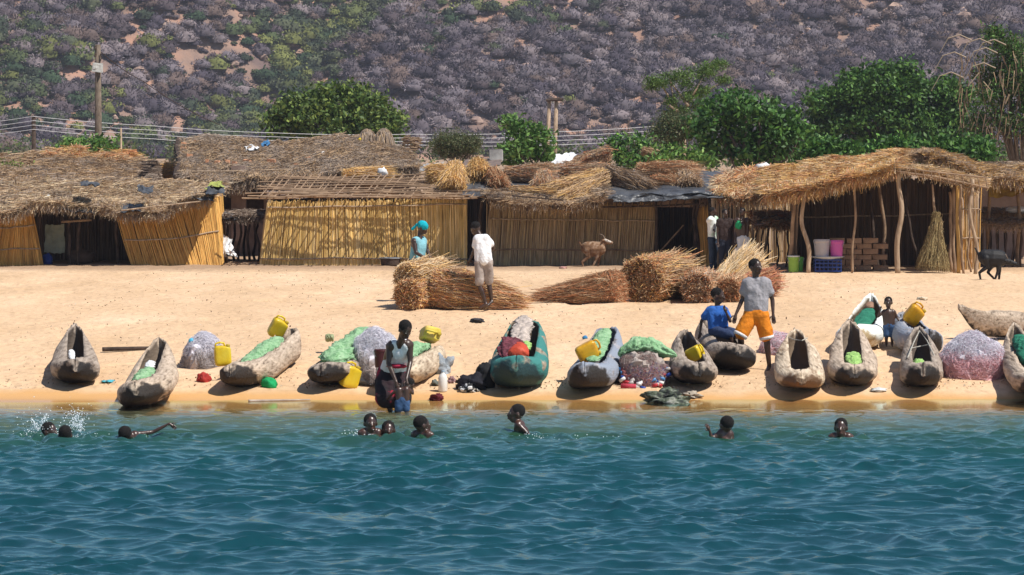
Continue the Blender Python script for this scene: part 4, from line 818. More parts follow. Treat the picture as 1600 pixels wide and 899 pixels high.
bucket('pink bucket standing on the tray beside the white tub', 1307, 83.95, gz(84) + .34, .16, .40, (.62, .12, .42), name='bucket')
# things at the far right: benches on stick legs, tarps
H = thing('market_hut', 'straw roofed hut with a yellow tarp at the far right edge', 'hut', gY(1600, 90))
thatch(H, [W(1525, 262, 92), W(1680, 268, 92)], [W(1535, 256, 96), W(1680, 258, 96)], 3000, [GREY, TAN, DARK], .15, .6, .028, .4, seed=61)
m = MB(); sheet(m, W(1546, 305, 86.3), W(1610, 296, 86.3), W(1610, 284, 86.8), W(1546, 284, 86.8), .05, 20, 8, 3, sag=.1); m.build('yellow_tarp', M['tarp_yellow'], H)
wall_quad(H, [gY(1530, 94), gY(1700, 94), W(1700, 275, 94), W(1530, 275, 94)], .1, M['mud'], 'wall')
for px in (1546, 1590): post(H, px, 286, 87, .05)
for lab, yt, Y in (('upper slatted straw bench at the far right edge', 327, 88), ('lower slatted straw bench at the far right edge', 343, 86.4)):
    H = thing('bench', lab, 'bench', gY(1570, Y), 'straw benches at the right edge'); thatch(H, [W(1532, yt + 8, Y), W(1660, yt + 10, Y)], [W(1536, yt, Y + 1), W(1660, yt, Y + 1)], 1300, [TAN, GREY, BROWN], .05, .4, .026, .3, 'seat', seed=int(yt), bump=.02)
    for px in range(1535, 1650, 12): post(H, px, yt + 8, Y + .1, .025, 'darkpole', .02, name='leg')
m = MB(); m.ell(W(1590, 328, 87.3), (.3, .2, .08), noise=.3, seed=3); tag(m.build('folded_cloth', M['tarp_white'], smooth=True), 'folded pale cloth on the upper bench', 'cloth')
# drying table left of the yellow wall
H = thing('drying_table', 'table of blackened sticks with a thatch top between the left huts', 'table', gY(380, 90.5))
thatch(H, [W(346, 340, 89.6), W(410, 341, 89.6)], [W(342, 332, 92), W(416, 331, 92)], 900, [GREY, DARK], .05, .4, .026, .5, 'table_top', seed=71, bump=.04)
for i, px in enumerate((356, 366, 372, 383, 390, 399, 404)): post(H, px - 4 + (i % 3) * 3, 338, 89.8 + (i % 2) * 1.2, .035, 'darkpole', .04, pb=px, name='leg')
m = MB(); sheet(m, W(346, 342, 89.5), W(372, 342, 89.4), W(372, 334, 90.4), W(346, 332, 90.6), .1, 14, 8, 6); tag(m.build('black_plastic', M['plastic_black']), 'black plastic scrap on the blackened stick table', 'plastic sheet')
m = MB(); sheet(m, W(347, 398, 89), W(368, 400, 88.9), W(362, 376, 89.6), W(347, 362, 89.7), .12, 16, 12, 8); tag(m.build('white_sack', M['tarp_white']), 'white torn sack at the foot of the blackened stick table', 'sack')
m = MB()
for i in range(60):
    px = rng.uniform(350, 405); Y = rng.uniform(88.3, 90.5); p = gY(px, Y); m.tube([p + Vector((0, 0, .02)), p + Vector((rng.uniform(-.4, .4), rng.uniform(-.4, .4), .04))], .015, 4)
tag(m.build('twigs', M['stick'], origin=gY(378, 89)), 'loose twigs littering the gap between the left huts', 'twigs', kind='stuff')
# low basin / pot
H = thing('cooking_basin', 'black metal basin against the bright yellow reed wall', 'basin', gY(610, 87.6)); c = gY(610, 87.6); a = np.linspace(0, 2 * np.pi, 24, endpoint=False)
m = MB(); m.rings([np.stack([np.cos(a) * r, np.sin(a) * r * .8, 0 * a + z], 1) + np.array(tuple(c)) for z, r in ((0, .2), (.03, .23), (.17, .25), (.19, .27), (.20, .27), (.18, .24), (.05, .2))]); m.build('body', M['darkpole'], H)
m = MB(); m.rings([np.stack([np.cos(a) * r, np.sin(a) * r * .8, 0 * a + z], 1) + np.array(tuple(c)) for z, r in ((.185, .272), (.205, .278), (.21, .262), (.195, .262))], cap=False); m.build('rim', M['metal'], H)
# ================================================================== CANOES
def wood(name, light, dark, stain_shade, paint=None, paintcut=.5, sc=2.2):
    m = bpy.data.materials.new(name); m.use_nodes = True; n = m.node_tree.nodes; l = m.node_tree.links; b = n['Principled BSDF']
    b.inputs['Roughness'].default_value = .8; b.inputs['Specular IOR Level'].default_value = .25
    tc = n.new('ShaderNodeTexCoord'); mp = n.new('ShaderNodeMapping'); mp.inputs['Scale'].default_value = (1.6, .5, 1.6); l.new(tc.outputs['Object'], mp.inputs[0])
    def N(s, d=7, dd=0):
        a = n.new('ShaderNodeTexNoise'); a.inputs['Scale'].default_value = s; a.inputs['Detail'].default_value = d; a.inputs['Distortion'].default_value = dd; l.new(mp.outputs[0], a.inputs[0]); return a.outputs[0]
    def RP(src, els):
        r = n.new('ShaderNodeValToRGB')
        while len(r.color_ramp.elements) < len(els): r.color_ramp.elements.new(.5)
        for e, (p, c) in zip(r.color_ramp.elements, els): e.position = p; e.color = (*c, 1)
        l.new(src, r.inputs[0]); return r.outputs[0]
    def MX(f, a, bb):
        q = n.new('ShaderNodeMix'); q.data_type = 'RGBA'
        for s, v in ((0, f), (6, a), (7, bb)):
            if isinstance(v, tuple): q.inputs[s].default_value = (*v, 1)
            else: l.new(v, q.inputs[s])
        return q.outputs[2]
    base = RP(N(3 * sc, 9, .9), [(.3, dark), (.5, light), (.72, tuple(min(1, c * 1.25) for c in light))])
    mp2 = n.new('ShaderNodeMapping'); mp2.inputs['Scale'].default_value = (26, 1.6, 26); l.new(tc.outputs['Object'], mp2.inputs[0]); gr = n.new('ShaderNodeTexNoise'); gr.inputs['Scale'].default_value = 1; gr.inputs['Detail'].default_value = 6; l.new(mp2.outputs[0], gr.inputs[0])
    mg = n.new('ShaderNodeMix'); mg.data_type = 'RGBA'; mg.blend_type = 'MULTIPLY'; mg.inputs[0].default_value = 1; l.new(base, mg.inputs[6]); l.new(RP(gr.outputs['Fac'], [(.30, (.35, .32, .30)), (.40, (.85, .83, .8)), (.6, (1.1, 1.1, 1.1))]), mg.inputs[7]); base = mg.outputs[2]
    if paint: base = MX(RP(N(1.3 * sc, 6, .4), [(paintcut - .04, (1, 1, 1)), (paintcut + .04, (0, 0, 0))]), base, paint)
    # tar and water stain low on the hull, painted shade on the near bow, ragged edge (vertex attribute Col.r carries the height on the hull, Col.g the inside)
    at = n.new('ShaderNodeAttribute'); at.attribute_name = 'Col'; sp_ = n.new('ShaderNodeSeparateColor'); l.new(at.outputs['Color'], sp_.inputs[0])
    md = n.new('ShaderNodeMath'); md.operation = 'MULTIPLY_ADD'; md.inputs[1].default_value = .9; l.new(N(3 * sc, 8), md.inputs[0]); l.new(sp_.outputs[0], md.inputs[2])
    base = MX(RP(md.outputs[0], [(.56, (1, 1, 1)), (.78, (0, 0, 0))]), base, stain_shade)
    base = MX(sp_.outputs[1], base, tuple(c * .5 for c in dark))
    l.new(base, b.inputs['Base Color'])
    bp = n.new('ShaderNodeBump'); bp.inputs['Strength'].default_value = .6; bp.inputs['Distance'].default_value = .03; l.new(gr.outputs['Fac'], bp.inputs['Height']); l.new(bp.outputs[0], b.inputs['Normal'])
    return m
CN = {}
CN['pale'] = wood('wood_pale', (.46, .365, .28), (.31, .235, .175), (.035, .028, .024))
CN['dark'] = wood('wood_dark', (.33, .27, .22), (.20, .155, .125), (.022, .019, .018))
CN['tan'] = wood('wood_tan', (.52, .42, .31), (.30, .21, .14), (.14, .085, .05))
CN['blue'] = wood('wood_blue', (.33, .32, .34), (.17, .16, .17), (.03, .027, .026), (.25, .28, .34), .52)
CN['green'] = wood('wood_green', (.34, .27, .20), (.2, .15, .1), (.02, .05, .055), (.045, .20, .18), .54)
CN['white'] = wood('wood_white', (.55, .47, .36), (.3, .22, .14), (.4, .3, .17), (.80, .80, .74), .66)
class Canoe: pass
def canoe(label, near, far, wpx, L=3.7, mat_='pale', hn=.46, roll=0, slot=.36, slot0=.12, tipw=.0, bow=.6, nb=.26, hang=0, seed=0, dn=15, mid=.42, under=.25, world=None, group='dugout canoes drawn up on the beach'):
    q = np.random.default_rng(seed + 100)
    if world is None: near = (near[0], near[1] + dn); far = (far[0], far[1] - 7); L = L + .35
    Nn = G(*near) if world is None else Vector(world[0]); Yf = Nn.y + L * .96
    if world is None:
        T = W(far[0], far[1], Yf); dx = T.x - Nn.x; Yf = Nn.y + math.sqrt(max(.5, L * L - dx * dx)); T = W(far[0], far[1], Yf)
    else: T = Vector(world[1])
    W2 = wpx / PPM(Nn.y) / 2
    zN = Nn.z - .01; zF = gz(T.y) - .01; hf = T.z - zF
    gnd0 = Vector((Nn.x, Nn.y, zN)); gnd1 = Vector((T.x, T.y, zF)); ax = (gnd1 - gnd0); Lg = ax.length; ax.normalize(); sd = ax.cross(Vector((0, 0, 1))).normalized(); up = sd.cross(ax)
    upR = up * math.cos(roll) + sd * math.sin(roll); sdR = sd * math.cos(roll) - up * math.sin(roll)
    def prm(t):
        wn = (1 - max(0, 1 - t / nb) ** 2.0) ** .58 if t < nb else 1
        tf = max(0, (t - .38) / .62); wf = (1 - tf ** 2.0) ** bow
        w_ = W2 * max(.13, wn * (wf * (1 - tipw) + tipw * (1 if t < .985 else .7)))
        kb = under * max(0, 1 - t / (nb * 1.25)) ** 1.5 + max(0, hf - .36) * tf ** 2.2 * .55 + (.04 if t < .01 else 0)
        rim = mid + (hn - mid) * max(0, 1 - t / .35) ** 1.5 + (hf - mid) * max(0, (t - .3) / .7) ** 1.7
        if t < .035: rim -= ((.035 - t) / .035) ** 2 * .16
        if t > .95: rim -= ((t - .95) / .05) ** 2 * .04
        if t > .84: kb += max(0, rim - .10 - kb) * ((t - .84) / .16) ** 2.2
        sw = slot * W2 * min(1, max(0, (t - slot0) / .035)) ** .5 * min(1, max(0, (1 - t) / .04 if tipw == 0 else 1)) ** .5
        return w_, kb, rim, min(sw, w_ * .82)
    ts = np.concatenate([np.linspace(0, .03, 5), np.linspace(.045, .2, 10), np.linspace(.22, .92, 26), np.linspace(.94, 1, 7)]); K = 17
    rings = []; cols = []
    for t in ts:
        w_, kb, rim, sw = prm(t); hh = (rim - kb) / 2; zc = kb + hh; asn = math.asin(min(.99, max(.01, sw) / w_)); pm_ = math.pi - asn
        ph = np.linspace(-pm_, pm_, K * 2); f = lambda x, e: np.sign(x) * np.abs(x) ** e
        ox = w_ * f(np.sin(ph), .85); oz = zc - hh * f(np.cos(ph), .8)
        th = .055; wi = max(.008, w_ - th); hi = max(.01, hh - th * .5) ; ins = min(1, max(.02, (t - slot0 + .02) / .06)) * (min(1, max(.02, (1 - t) / .05)) if tipw == 0 else 1)
        asi = math.asin(min(.97, max(.008, sw * .96) / max(wi, sw * 1.02 + .003))); pi_ = math.pi - asi; p2 = np.linspace(pi_, -pi_, K * 2)
        ix = wi * f(np.sin(p2), .85); iz = zc - (hi * ins if ins < 1 else hi) * f(np.cos(p2), .8)
        if ins < 1: ix = ix * ins; iz = rim - (rim - iz) * ins
        X_ = np.concatenate([ox, ix]); Z_ = np.concatenate([oz, iz]); 
        c = gnd0 + ax * (t * Lg)
        P = np.array(tuple(c)) + X_[:, None] * np.array(tuple(sdR)) + (Z_[:, None]) * np.array(tuple(upR))
        nn = (vn(ph * 1.1 + seed * 5, ph * 0 + t * 6, 1, seed) - .5) * .05 + (vn(ph * 3 + seed, ph * 0 + t * 14, 1, seed + 3) - .5) * .012
        out = np.concatenate([nn, nn[::-1] * .4]); rad = 0
        P[:K * 2] += (np.sin(ph) * nn)[:, None] * np.array(tuple(sdR)) + (-np.cos(ph) * nn)[:, None] * np.array(tuple(upR))
        P[0] += np.array(tuple(upR)) * q.normal(0, .008); P[K * 2 - 1] += np.array(tuple(upR)) * q.normal(0, .008)
        endd = max(0, 1 - t / .17) * .85  # near end darkened: tar plus the undercut bow's shade, put into the colour
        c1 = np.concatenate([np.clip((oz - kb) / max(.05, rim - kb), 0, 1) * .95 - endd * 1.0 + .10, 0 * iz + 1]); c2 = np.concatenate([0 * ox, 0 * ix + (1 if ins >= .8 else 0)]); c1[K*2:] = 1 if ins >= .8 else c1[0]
        c2[0] = c2[0]
        rings.append(P); cols.append(np.stack([c1, c2, 0 * c1], 1))
    rings = np.array(rings); m, n_, _ = rings.shape
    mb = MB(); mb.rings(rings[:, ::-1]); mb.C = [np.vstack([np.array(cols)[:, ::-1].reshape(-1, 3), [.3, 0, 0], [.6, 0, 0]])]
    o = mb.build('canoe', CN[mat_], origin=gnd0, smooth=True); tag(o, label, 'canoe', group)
    C_ = Canoe(); C_.o = o
    def at(t, s=0, h=0):
        w_, kb, rim, sw = prm(t); return gnd0 + ax * (t * Lg) + sdR * (s * W2) + upR * (rim + h)
    C_.at = at; C_.ax = ax; C_.sd = sdR; C_.up = upR; C_.W2 = W2; C_.prm = prm
    return C_
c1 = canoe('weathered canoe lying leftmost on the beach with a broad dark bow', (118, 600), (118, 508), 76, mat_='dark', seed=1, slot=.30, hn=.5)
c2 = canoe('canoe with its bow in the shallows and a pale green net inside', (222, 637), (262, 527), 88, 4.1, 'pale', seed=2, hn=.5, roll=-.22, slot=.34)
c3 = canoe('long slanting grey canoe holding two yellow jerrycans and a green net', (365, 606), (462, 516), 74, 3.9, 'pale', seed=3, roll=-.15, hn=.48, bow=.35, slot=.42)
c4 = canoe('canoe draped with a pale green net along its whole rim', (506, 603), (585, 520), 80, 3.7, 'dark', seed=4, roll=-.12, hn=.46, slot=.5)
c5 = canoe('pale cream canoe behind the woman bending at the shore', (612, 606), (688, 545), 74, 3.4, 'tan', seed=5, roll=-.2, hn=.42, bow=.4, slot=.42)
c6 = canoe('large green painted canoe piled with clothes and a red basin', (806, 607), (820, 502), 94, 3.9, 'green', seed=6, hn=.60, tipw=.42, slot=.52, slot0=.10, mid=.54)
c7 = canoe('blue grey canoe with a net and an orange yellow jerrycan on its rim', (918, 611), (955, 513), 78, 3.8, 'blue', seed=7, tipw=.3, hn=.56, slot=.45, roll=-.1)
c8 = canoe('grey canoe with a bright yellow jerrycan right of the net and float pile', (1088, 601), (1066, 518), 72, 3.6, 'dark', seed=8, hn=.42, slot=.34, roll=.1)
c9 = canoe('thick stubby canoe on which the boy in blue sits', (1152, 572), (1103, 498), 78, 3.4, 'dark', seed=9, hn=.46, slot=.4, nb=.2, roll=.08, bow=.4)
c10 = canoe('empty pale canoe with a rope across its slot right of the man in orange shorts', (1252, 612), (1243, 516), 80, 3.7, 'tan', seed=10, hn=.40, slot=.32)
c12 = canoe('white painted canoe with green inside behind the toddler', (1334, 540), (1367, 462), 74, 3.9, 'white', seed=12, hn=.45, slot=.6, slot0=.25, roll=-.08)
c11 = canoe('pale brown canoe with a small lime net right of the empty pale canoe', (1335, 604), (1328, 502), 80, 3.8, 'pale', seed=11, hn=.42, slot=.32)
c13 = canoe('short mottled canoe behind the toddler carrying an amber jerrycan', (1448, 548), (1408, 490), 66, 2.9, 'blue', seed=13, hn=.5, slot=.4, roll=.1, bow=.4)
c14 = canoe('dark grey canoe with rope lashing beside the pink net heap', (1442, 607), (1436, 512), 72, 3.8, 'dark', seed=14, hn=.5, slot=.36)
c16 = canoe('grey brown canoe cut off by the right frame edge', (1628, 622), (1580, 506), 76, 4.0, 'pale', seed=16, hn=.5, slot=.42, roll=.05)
# the one lying side-on behind
Yc = G(1600, 534).y; c15 = canoe('long bleached canoe lying side-on with its raised bow pointing left', None, None, 0, 4.4, 'pale', seed=15, hn=.50, slot=.5, slot0=.04, under=.1,
    world=(Vector((W(1850, 530, Yc).x, Yc + .6, gz(Yc + .6))), W(1496, 472, Yc)), bow=.8) if False else None
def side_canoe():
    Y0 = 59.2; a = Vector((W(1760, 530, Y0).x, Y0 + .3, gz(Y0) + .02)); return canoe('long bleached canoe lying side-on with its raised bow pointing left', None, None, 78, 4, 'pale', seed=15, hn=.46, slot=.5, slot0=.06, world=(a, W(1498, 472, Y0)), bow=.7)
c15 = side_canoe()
# ropes are parts of their canoes
def rope(c, pts, r=.009):
    m = MB(); o = c.o; m.tube(pts, r, 5); m.build('rope', M['rope'], o)
rope(c10, [c10.at(.86, -.45, -.03), c10.at(.78, -.1, -.02), c10.at(.74, .2, .0), c10.at(.8, .45, -.01)])
rope(c14, [c14.at(.35, -.62, -.02), c14.at(.6, -.3, .05), c14.at(.85, 0, .02), c14.at(.65, .3, .03), c14.at(.4, .6, -.03)]); rope(c14, [c14.at(.5, -.5, .02), c14.at(.62, 0, -.03), c14.at(.6, .5, .02)])

# ------------------------------------------------------------------ jerrycans
def jerry(label, c, rot, k=1.0, col='jerry_yellow', src=[None]):
    if src[0] is None:
        root = thing('jerrycan', label, 'jerrycan', (0, 0, 0), 'plastic jerrycans')
        m = MB(); th = np.linspace(-np.pi / 2 + .04, np.pi / 2 - .04, 22); ph = np.linspace(0, 2 * np.pi, 40, endpoint=False); T, P = np.meshgrid(th, ph, indexing='ij'); f = lambda x, e: np.sign(x) * np.abs(x) ** e
        v = np.stack([f(np.cos(T), .38) * f(np.cos(P), .38) * .135, f(np.cos(T), .38) * f(np.sin(P), .38) * .10, f(np.sin(T), .38) * .165], -1)
        gr = np.exp(-((np.abs(v[..., 2]) - .05) / .008) ** 2) + np.exp(-((v[..., 2] - .0) / .008) ** 2) * (np.abs(v[..., 0]) < .11)
        v[..., 1] *= 1 - .06 * gr; v[..., 0] *= 1 - .04 * gr
        cut = (v[..., 2] > .10) & (v[..., 0] > .0); v[..., 2] = np.where(cut, np.minimum(v[..., 2], .165 - (v[..., 0]) * .35), v[..., 2])
        m.rings(v); m.build('body', M[col], root, smooth=True)
        m = MB(); m.tube([(.085, 0, .12), (.095, 0, .155), (.10, 0, .175)], [.034, .034, .03], 12); m.build('cap', cloth('jcap', (.5, .36, .05)), root, smooth=True)
        m = MB(); m.tube([(-.11, 0, .15), (-.10, 0, .20), (-.04, 0, .215), (.03, 0, .20), (.045, 0, .14)], .016, 8); m.build('handle', M[col], root, smooth=True)
        src[0] = root; r_ = root
    else:
        r_ = src[0].copy(); COL.objects.link(r_)
        for ch in src[0].children: q = ch.copy(); COL.objects.link(q); q.parent = r_
        r_['label'] = label
    for ch in r_.children:
        if ch.name.startswith(('body', 'handle')) and col != 'jerry_yellow':
            ch.material_slots[0].link = 'OBJECT'; ch.material_slots[0].material = M[col]
    r_.location = tuple(c); r_.rotation_euler = tuple(R(a) for a in rot); r_.scale = (k, k, k)
M['jerry_yellow'] = pm('jerry_yellow', [(.60, .40, .012), (.78, .56, .02), (.80, .62, .05)], 5, .35, .15, spec=.5, trans=.15)
M['jerry_amber'] = pm('jerry_amber', [(.55, .25, .01), (.75, .40, .015), (.62, .36, .03)], 7, .35, .15, spec=.5, trans=.15)
M['jerry_dusty'] = pm('jerry_dusty', [(.62, .40, .16), (.62, .48, .05), (.66, .50, .25)], 4, .6, .15, spec=.4)
jerry('clean yellow jerrycan sitting in the near end of the long slanting canoe', W(348, 556, 52.6), (0, -4, 8), .92)
bpy.context.view_layer.update()
jerry('yellow jerrycan tilted on the far end of the long slanting canoe', W(434, 513, 55.0), (20, 24, 20), .92)
jerry('yellow jerrycan lying on sand against the net draped canoe', G(548, 604) + Vector((0, -.12, .15)), (10, 12, 30), .98)
jerry('dusty jerrycan showing its pale base on the cream canoe', W(672, 523, 53.9), (75, 15, 15), 1.02, 'jerry_dusty')
jerry('amber yellow jerrycan lying across the blue grey canoe', W(918, 550, 52.4), (10, 62, 15), .98, 'jerry_amber')
jerry('yellow jerrycan lying in the slot of the canoe right of the float pile', W(1086, 553, 53.0), (30, 62, -10), .82)
jerry('amber jerrycan with its front tipped up on the mottled canoe', W(1428, 492, 57.4), (20, 35, 10), .98, 'jerry_amber')

# ------------------------------------------------------------------ nets
M['net_green'] = pm('net_green', [(.17, .36, .17), (.30, .52, .28), (.42, .62, .38)], 9, .85, 1.0, 40, dist=.03, trans=.15)
M['net_dkgreen'] = pm('net_dkgreen', [(.01, .13, .075), (.03, .22, .13)], 9, .8, 1.0, 40, dist=.03)
M['net_lime'] = pm('net_lime', [(.22, .42, .10), (.40, .60, .20)], 9, .85, 1.0, 40, dist=.03)
M['net_pale'] = pm('net_pale', white2, 10, 1.0, .4, attr=True, trans=.12, spec=.0)
def netlump(label, pts, rads, mat_='net_green', seed=0, name='fishing_net', cat='fishing net', n_=24, amp=.5, flat=.6, group=None, zmin=None):
    mb = MB()
    P = np.array([tuple(p) for p in pts]); m_ = len(P); K = 60; n_ = 44; rads = [r_ * .92 for r_ in rads]; t = np.linspace(0, 1, K); C_ = interp(pts, t); rr_ = np.interp(t, np.linspace(0, 1, m_), rads) * np.sqrt(np.clip(1 - (2 * t - 1) ** 8, .02, 1))
    ax_ = P[-1] - P[0]; ax_ /= np.linalg.norm(ax_); A = np.cross(ax_, [0, 0, 1]); A /= np.linalg.norm(A); B = np.cross(A, ax_); a = np.linspace(0, 2 * np.pi, n_, endpoint=False)
    Rg = []
    for i in range(K):
        nn = 1 + amp * (fbm(a * 1.4 + seed, a * 0 + t[i] * 6 + seed, .8, seed, 3) - .45) * 1.6 * np.sin((a % np.pi)) ** .2 + amp * .5 * (vn(a * 5, a * 0 + t[i] * 20, 1, seed + 3) - .5) + amp * .32 * (vn(a * 11, a * 0 + t[i] * 46, 1, seed + 6) - .5)
        Rg.append(C_[i] + rr_[i] * nn[:, None] * (np.cos(a)[:, None] * A + flat * np.sin(a)[:, None] * B))
    Rg = np.array(Rg)
    if zmin is not None: Rg[..., 2] = np.maximum(Rg[..., 2], zmin)
    mb.rings(Rg); return tag(mb.build(name, M[mat_] if mat_ in M else mat_, smooth=True), label, cat, group)
GN = 'pale green nets in the canoes'
netlump('pale green net bunched inside the canoe in the shallows', [c2.at(.14, 0, -.02), c2.at(.3, 0, -.04), c2.at(.52, 0, -.08)], [.12, .15, .10], seed=1, group=GN)
netlump('pale green net stuffed along the long slanting canoe', [c3.at(.22, 0, -.06), c3.at(.4, 0, -.04), c3.at(.6, 0, -.03), c3.at(.82, 0, -.05)], [.12, .15, .17, .12], seed=2, group=GN)
netlump('long pale green net draped the whole length of a canoe left of the woman', [c4.at(.12, .2, 0), c4.at(.3, .15, .03), c4.at(.6, 0, .03), c4.at(.95, 0, .03)], [.22, .24, .2, .15], seed=3, group=GN, amp=.7, flat=.55)
netlump('pale green net in the cream canoe behind the woman', [c5.at(.35, 0, .02), c5.at(.55, 0, .06), c5.at(.78, 0, .02)], [.18, .2, .14], seed=4, group=GN)
netlump('pale green net in the blue grey canoe', [c7.at(.3, 0, -.01), c7.at(.6, 0, .02), c7.at(.92, 0, .0)], [.14, .15, .12], seed=5, group=GN, flat=.4)
netlump('bright lime net in the pale brown canoe', [c11.at(.14, 0, -.04), c11.at(.28, 0, -.02), c11.at(.5, 0, -.08)], [.10, .13, .08], 'net_lime', 6)
netlump('lime scrap of net in the dark rope lashed canoe', [c14.at(.14, -.15, -.05), c14.at(.32, -.12, -.05)], [.08, .08], 'net_lime', 8)
netlump('dark green net filling the white painted canoe', [c12.at(.32, 0, -.10), c12.at(.6, 0, -.10), c12.at(.85, 0, -.14)], [.15, .17, .10], 'net_dkgreen', 9, amp=.3, flat=.4)
netlump('green net in the canoe cut off by the right frame edge', [c16.at(.4, 0, -.02), c16.at(.6, 0, .03), c16.at(.8, 0, -.02)], [.15, .17, .12], 'net_dkgreen', 10)
netlump('red orange basin heaped between clothes in the green painted canoe', [c6.at(.14, .05, -.02), c6.at(.25, .0, .03)], [.16, .17], cloth('basinred', (.55, .07, .03), .8, .5), 12, 'basin', 'basin', amp=.15, flat=.8)
netlump('dark red checked cloth hanging on the left rim of the green painted canoe', [c6.at(.15, -.42, -.05), c6.at(.24, -.30, .12), c6.at(.34, .1, .06)], [.11, .15, .10], cloth('checked', (.20, .05, .07), .25, sc=22), 13, 'checked_cloth', 'cloth', amp=.9)
netlump('lime net between the clothes in the green painted canoe', [c6.at(.3, .2, .02), c6.at(.45, .2, 0)], [.10, .09], 'net_lime', 14)
netlump('pale folded clothes heaped at the back of the green painted canoe', [c6.at(.4, 0, .02), c6.at(.7, 0, .04), c6.at(.97, 0, .03)], [.14, .15, .14], cloth('palecl', (.62, .52, .45), .45, sc=9), 15, 'clothes', 'clothes', amp=.8, flat=.4)
netlump('blue cloth beside the green net in the cream canoe', [c5.at(.24, 0, .02), c5.at(.36, 0, .0)], [.12, .1], cloth('bluecl', (.03, .16, .42)), 16, 'blue_cloth', 'cloth')
netlump('white rag in the leftmost canoe', [c1.at(.3, -.15, -.06), c1.at(.5, -.18, -.05)], [.05, .05], M['tarp_white'], 17, 'rag', 'rag')
netlump('white rag beside the net in the canoe in the shallows', [c2.at(.5, 0, -.04), c2.at(.6, 0, -.04)], [.08, .06], M['tarp_white'], 18, 'rag', 'rag')
netlump('brown sack in the back of the white painted canoe', [c12.at(.8, 0, -.08), c12.at(.93, 0, -.12)], [.09, .05], cloth('sackb2', (.3, .17, .11)), 19, 'sack', 'sack')
def fuzz(label, px, py, wpx, hpx, pal, pal2, n_=9000, seed=0, name='fishing_net', cat='fishing net', deep=.5, ztop=1):
    c = G(px, py); s_ = 1 / PPM(c.y); rx, h_ = wpx * s_ / 2, hpx * s_; c.z -= .02
    n_ = int(n_ * 3.6); mb = MB(); c.y += deep; c.z = gz(c.y) - .03
    rad = np.array([rx * .93, deep, h_ * .93]); mb.ell(c, rad, n=44, e=.8, noise=.25, seed=seed, col=np.array(pal2[0]) * .95, zmin=gz(c.y) - .05)
    dv_ = mb.V[-1]; tz = np.clip((dv_[:, 2] - c.z) / rad[2], 0, 1.2)[:, None]; mb.C[-1] = np.where(tz > .5, np.array(pal[0]), np.array(pal2[0])) * rng.uniform(.88, 1.1, (len(dv_), 1))
    q = rng.normal(size=(n_, 3)); q[:, 2] = np.abs(q[:, 2]); q[:, 1] -= .25; q /= np.linalg.norm(q, axis=1)[:, None]
    r_ = (1 + .22 * (vn(q[:, 0] * 3 + seed, q[:, 2] * 3, 1, seed) - .5) + rng.normal(0, .03, n_))[:, None]
    q_ = np.sign(q) * np.abs(q) ** .88; P = np.array(tuple(c)) + q_ * r_ * np.array([rx, deep, h_]); t = np.cross(q, rng.normal(size=(n_, 3))); t /= np.linalg.norm(t, axis=1)[:, None]
    L = rng.uniform(.02, .08, n_)[:, None]; q2 = q * rng.uniform(.0, .03, (n_, 1))
    hz_ = q[:, 2] + rng.normal(0, .13, n_); col = np.where((hz_ > .45)[:, None], rc(pal, n_, jit=.12), rc(pal2, n_, jit=.15))
    mb.strands(np.stack([P - t * L, P + q2, P + t * L], 1), .0045, col)
    return tag(mb.build(name, M['net_pale']), label, cat, 'nets heaped on the sand')
LAV = [(.76, .73, .79), (.83, .80, .86), (.70, .67, .72)]; GRY = [(.48, .42, .41), (.60, .54, .52), (.30, .26, .25)]; PNK = [(.80, .48, .50), (.84, .58, .61), (.66, .33, .37)]
fuzz('grey net heap with a blue float left of the long slanting canoe', 312, 576, 60, 50, LAV, GRY, 7000, 1)
fuzz('lavender net heap left of the woman bending at the shore', 585, 600, 76, 78, LAV, [(.58, .50, .48), (.45, .36, .33), (.68, .64, .62)], 9000, 2)
fuzz('big pink and lavender net heap at the right side', 1531, 594, 106, 62, LAV + [(.62, .50, .58)], PNK, 12000, 3, deep=.6)
fuzz('small far pink net heap behind the empty pale canoe', 1222, 556, 60, 34, PNK + LAV, PNK + LAV, 3500, 4)
fuzz('tangled net and rope heap with coloured floats under the green net', 1005, 604, 78, 52, [(.45, .38, .34), (.35, .22, .2)], [(.42, .16, .15), (.16, .17, .35), (.5, .45, .42), (.5, .3, .28)], 7000, 5, 'net_and_floats')
p_ = G(1005, 604); Yp = p_.y
netlump('pale green net spread over the float pile', [W(965, 553, Yp + .5), W(990, 540, Yp + .6), W(1020, 542, Yp + .6), W(1058, 556, Yp + .5)], [.16, .28, .27, .12], seed=21, flat=.5, amp=.55)
FC = [((.02, .06, .3), 'blue'), ((.45, .03, .04), 'red'), ((.75, .74, .72), 'white'), ((.08, .25, .5), 'sky blue'), ((.45, .4, .38), 'grey')]
for i in range(60):
    a, b_ = rng.uniform(965, 1042), rng.uniform(574, 606); cc, nm = FC[i % 5]; m = MB(); c = W(a, b_, Yp - .1 + (606 - b_) * .012)
    m.tube([c, c + Vector((.07, rng.uniform(-.04, .04), rng.uniform(-.05, .05)))], [.026, .024], 8)
    tag(m.build('net_float', cloth('float' + nm, cc, .9, .4, bump=0), smooth=True), '%s net float in the pile under the green net' % nm, 'float', 'net floats in the pile')
m = MB(); c = W(970, 603, Yp - .15); m.tube([c, c + Vector((.22, 0, -.01))], [.035, .035], 8); tag(m.build('red_roll', cloth('redroll', (.5, .05, .08)), smooth=True), 'red and white roll at the left foot of the float pile', 'roll')
m = MB(); m.ell(W(299, 533, G(312, 576).y + .3), .045); tag(m.build('net_float', cloth('floatcyan', (.08, .42, .62), .9, .4), smooth=True), 'round sky blue float on the grey net heap', 'float')
netlump('pale green net bundle lying behind the net draped canoe', [W(508, 528, 56.5), W(522, 528, 56.5)], [.11, .1], cloth('olv', (.32, .36, .2)), 23, zmin=gz(56))

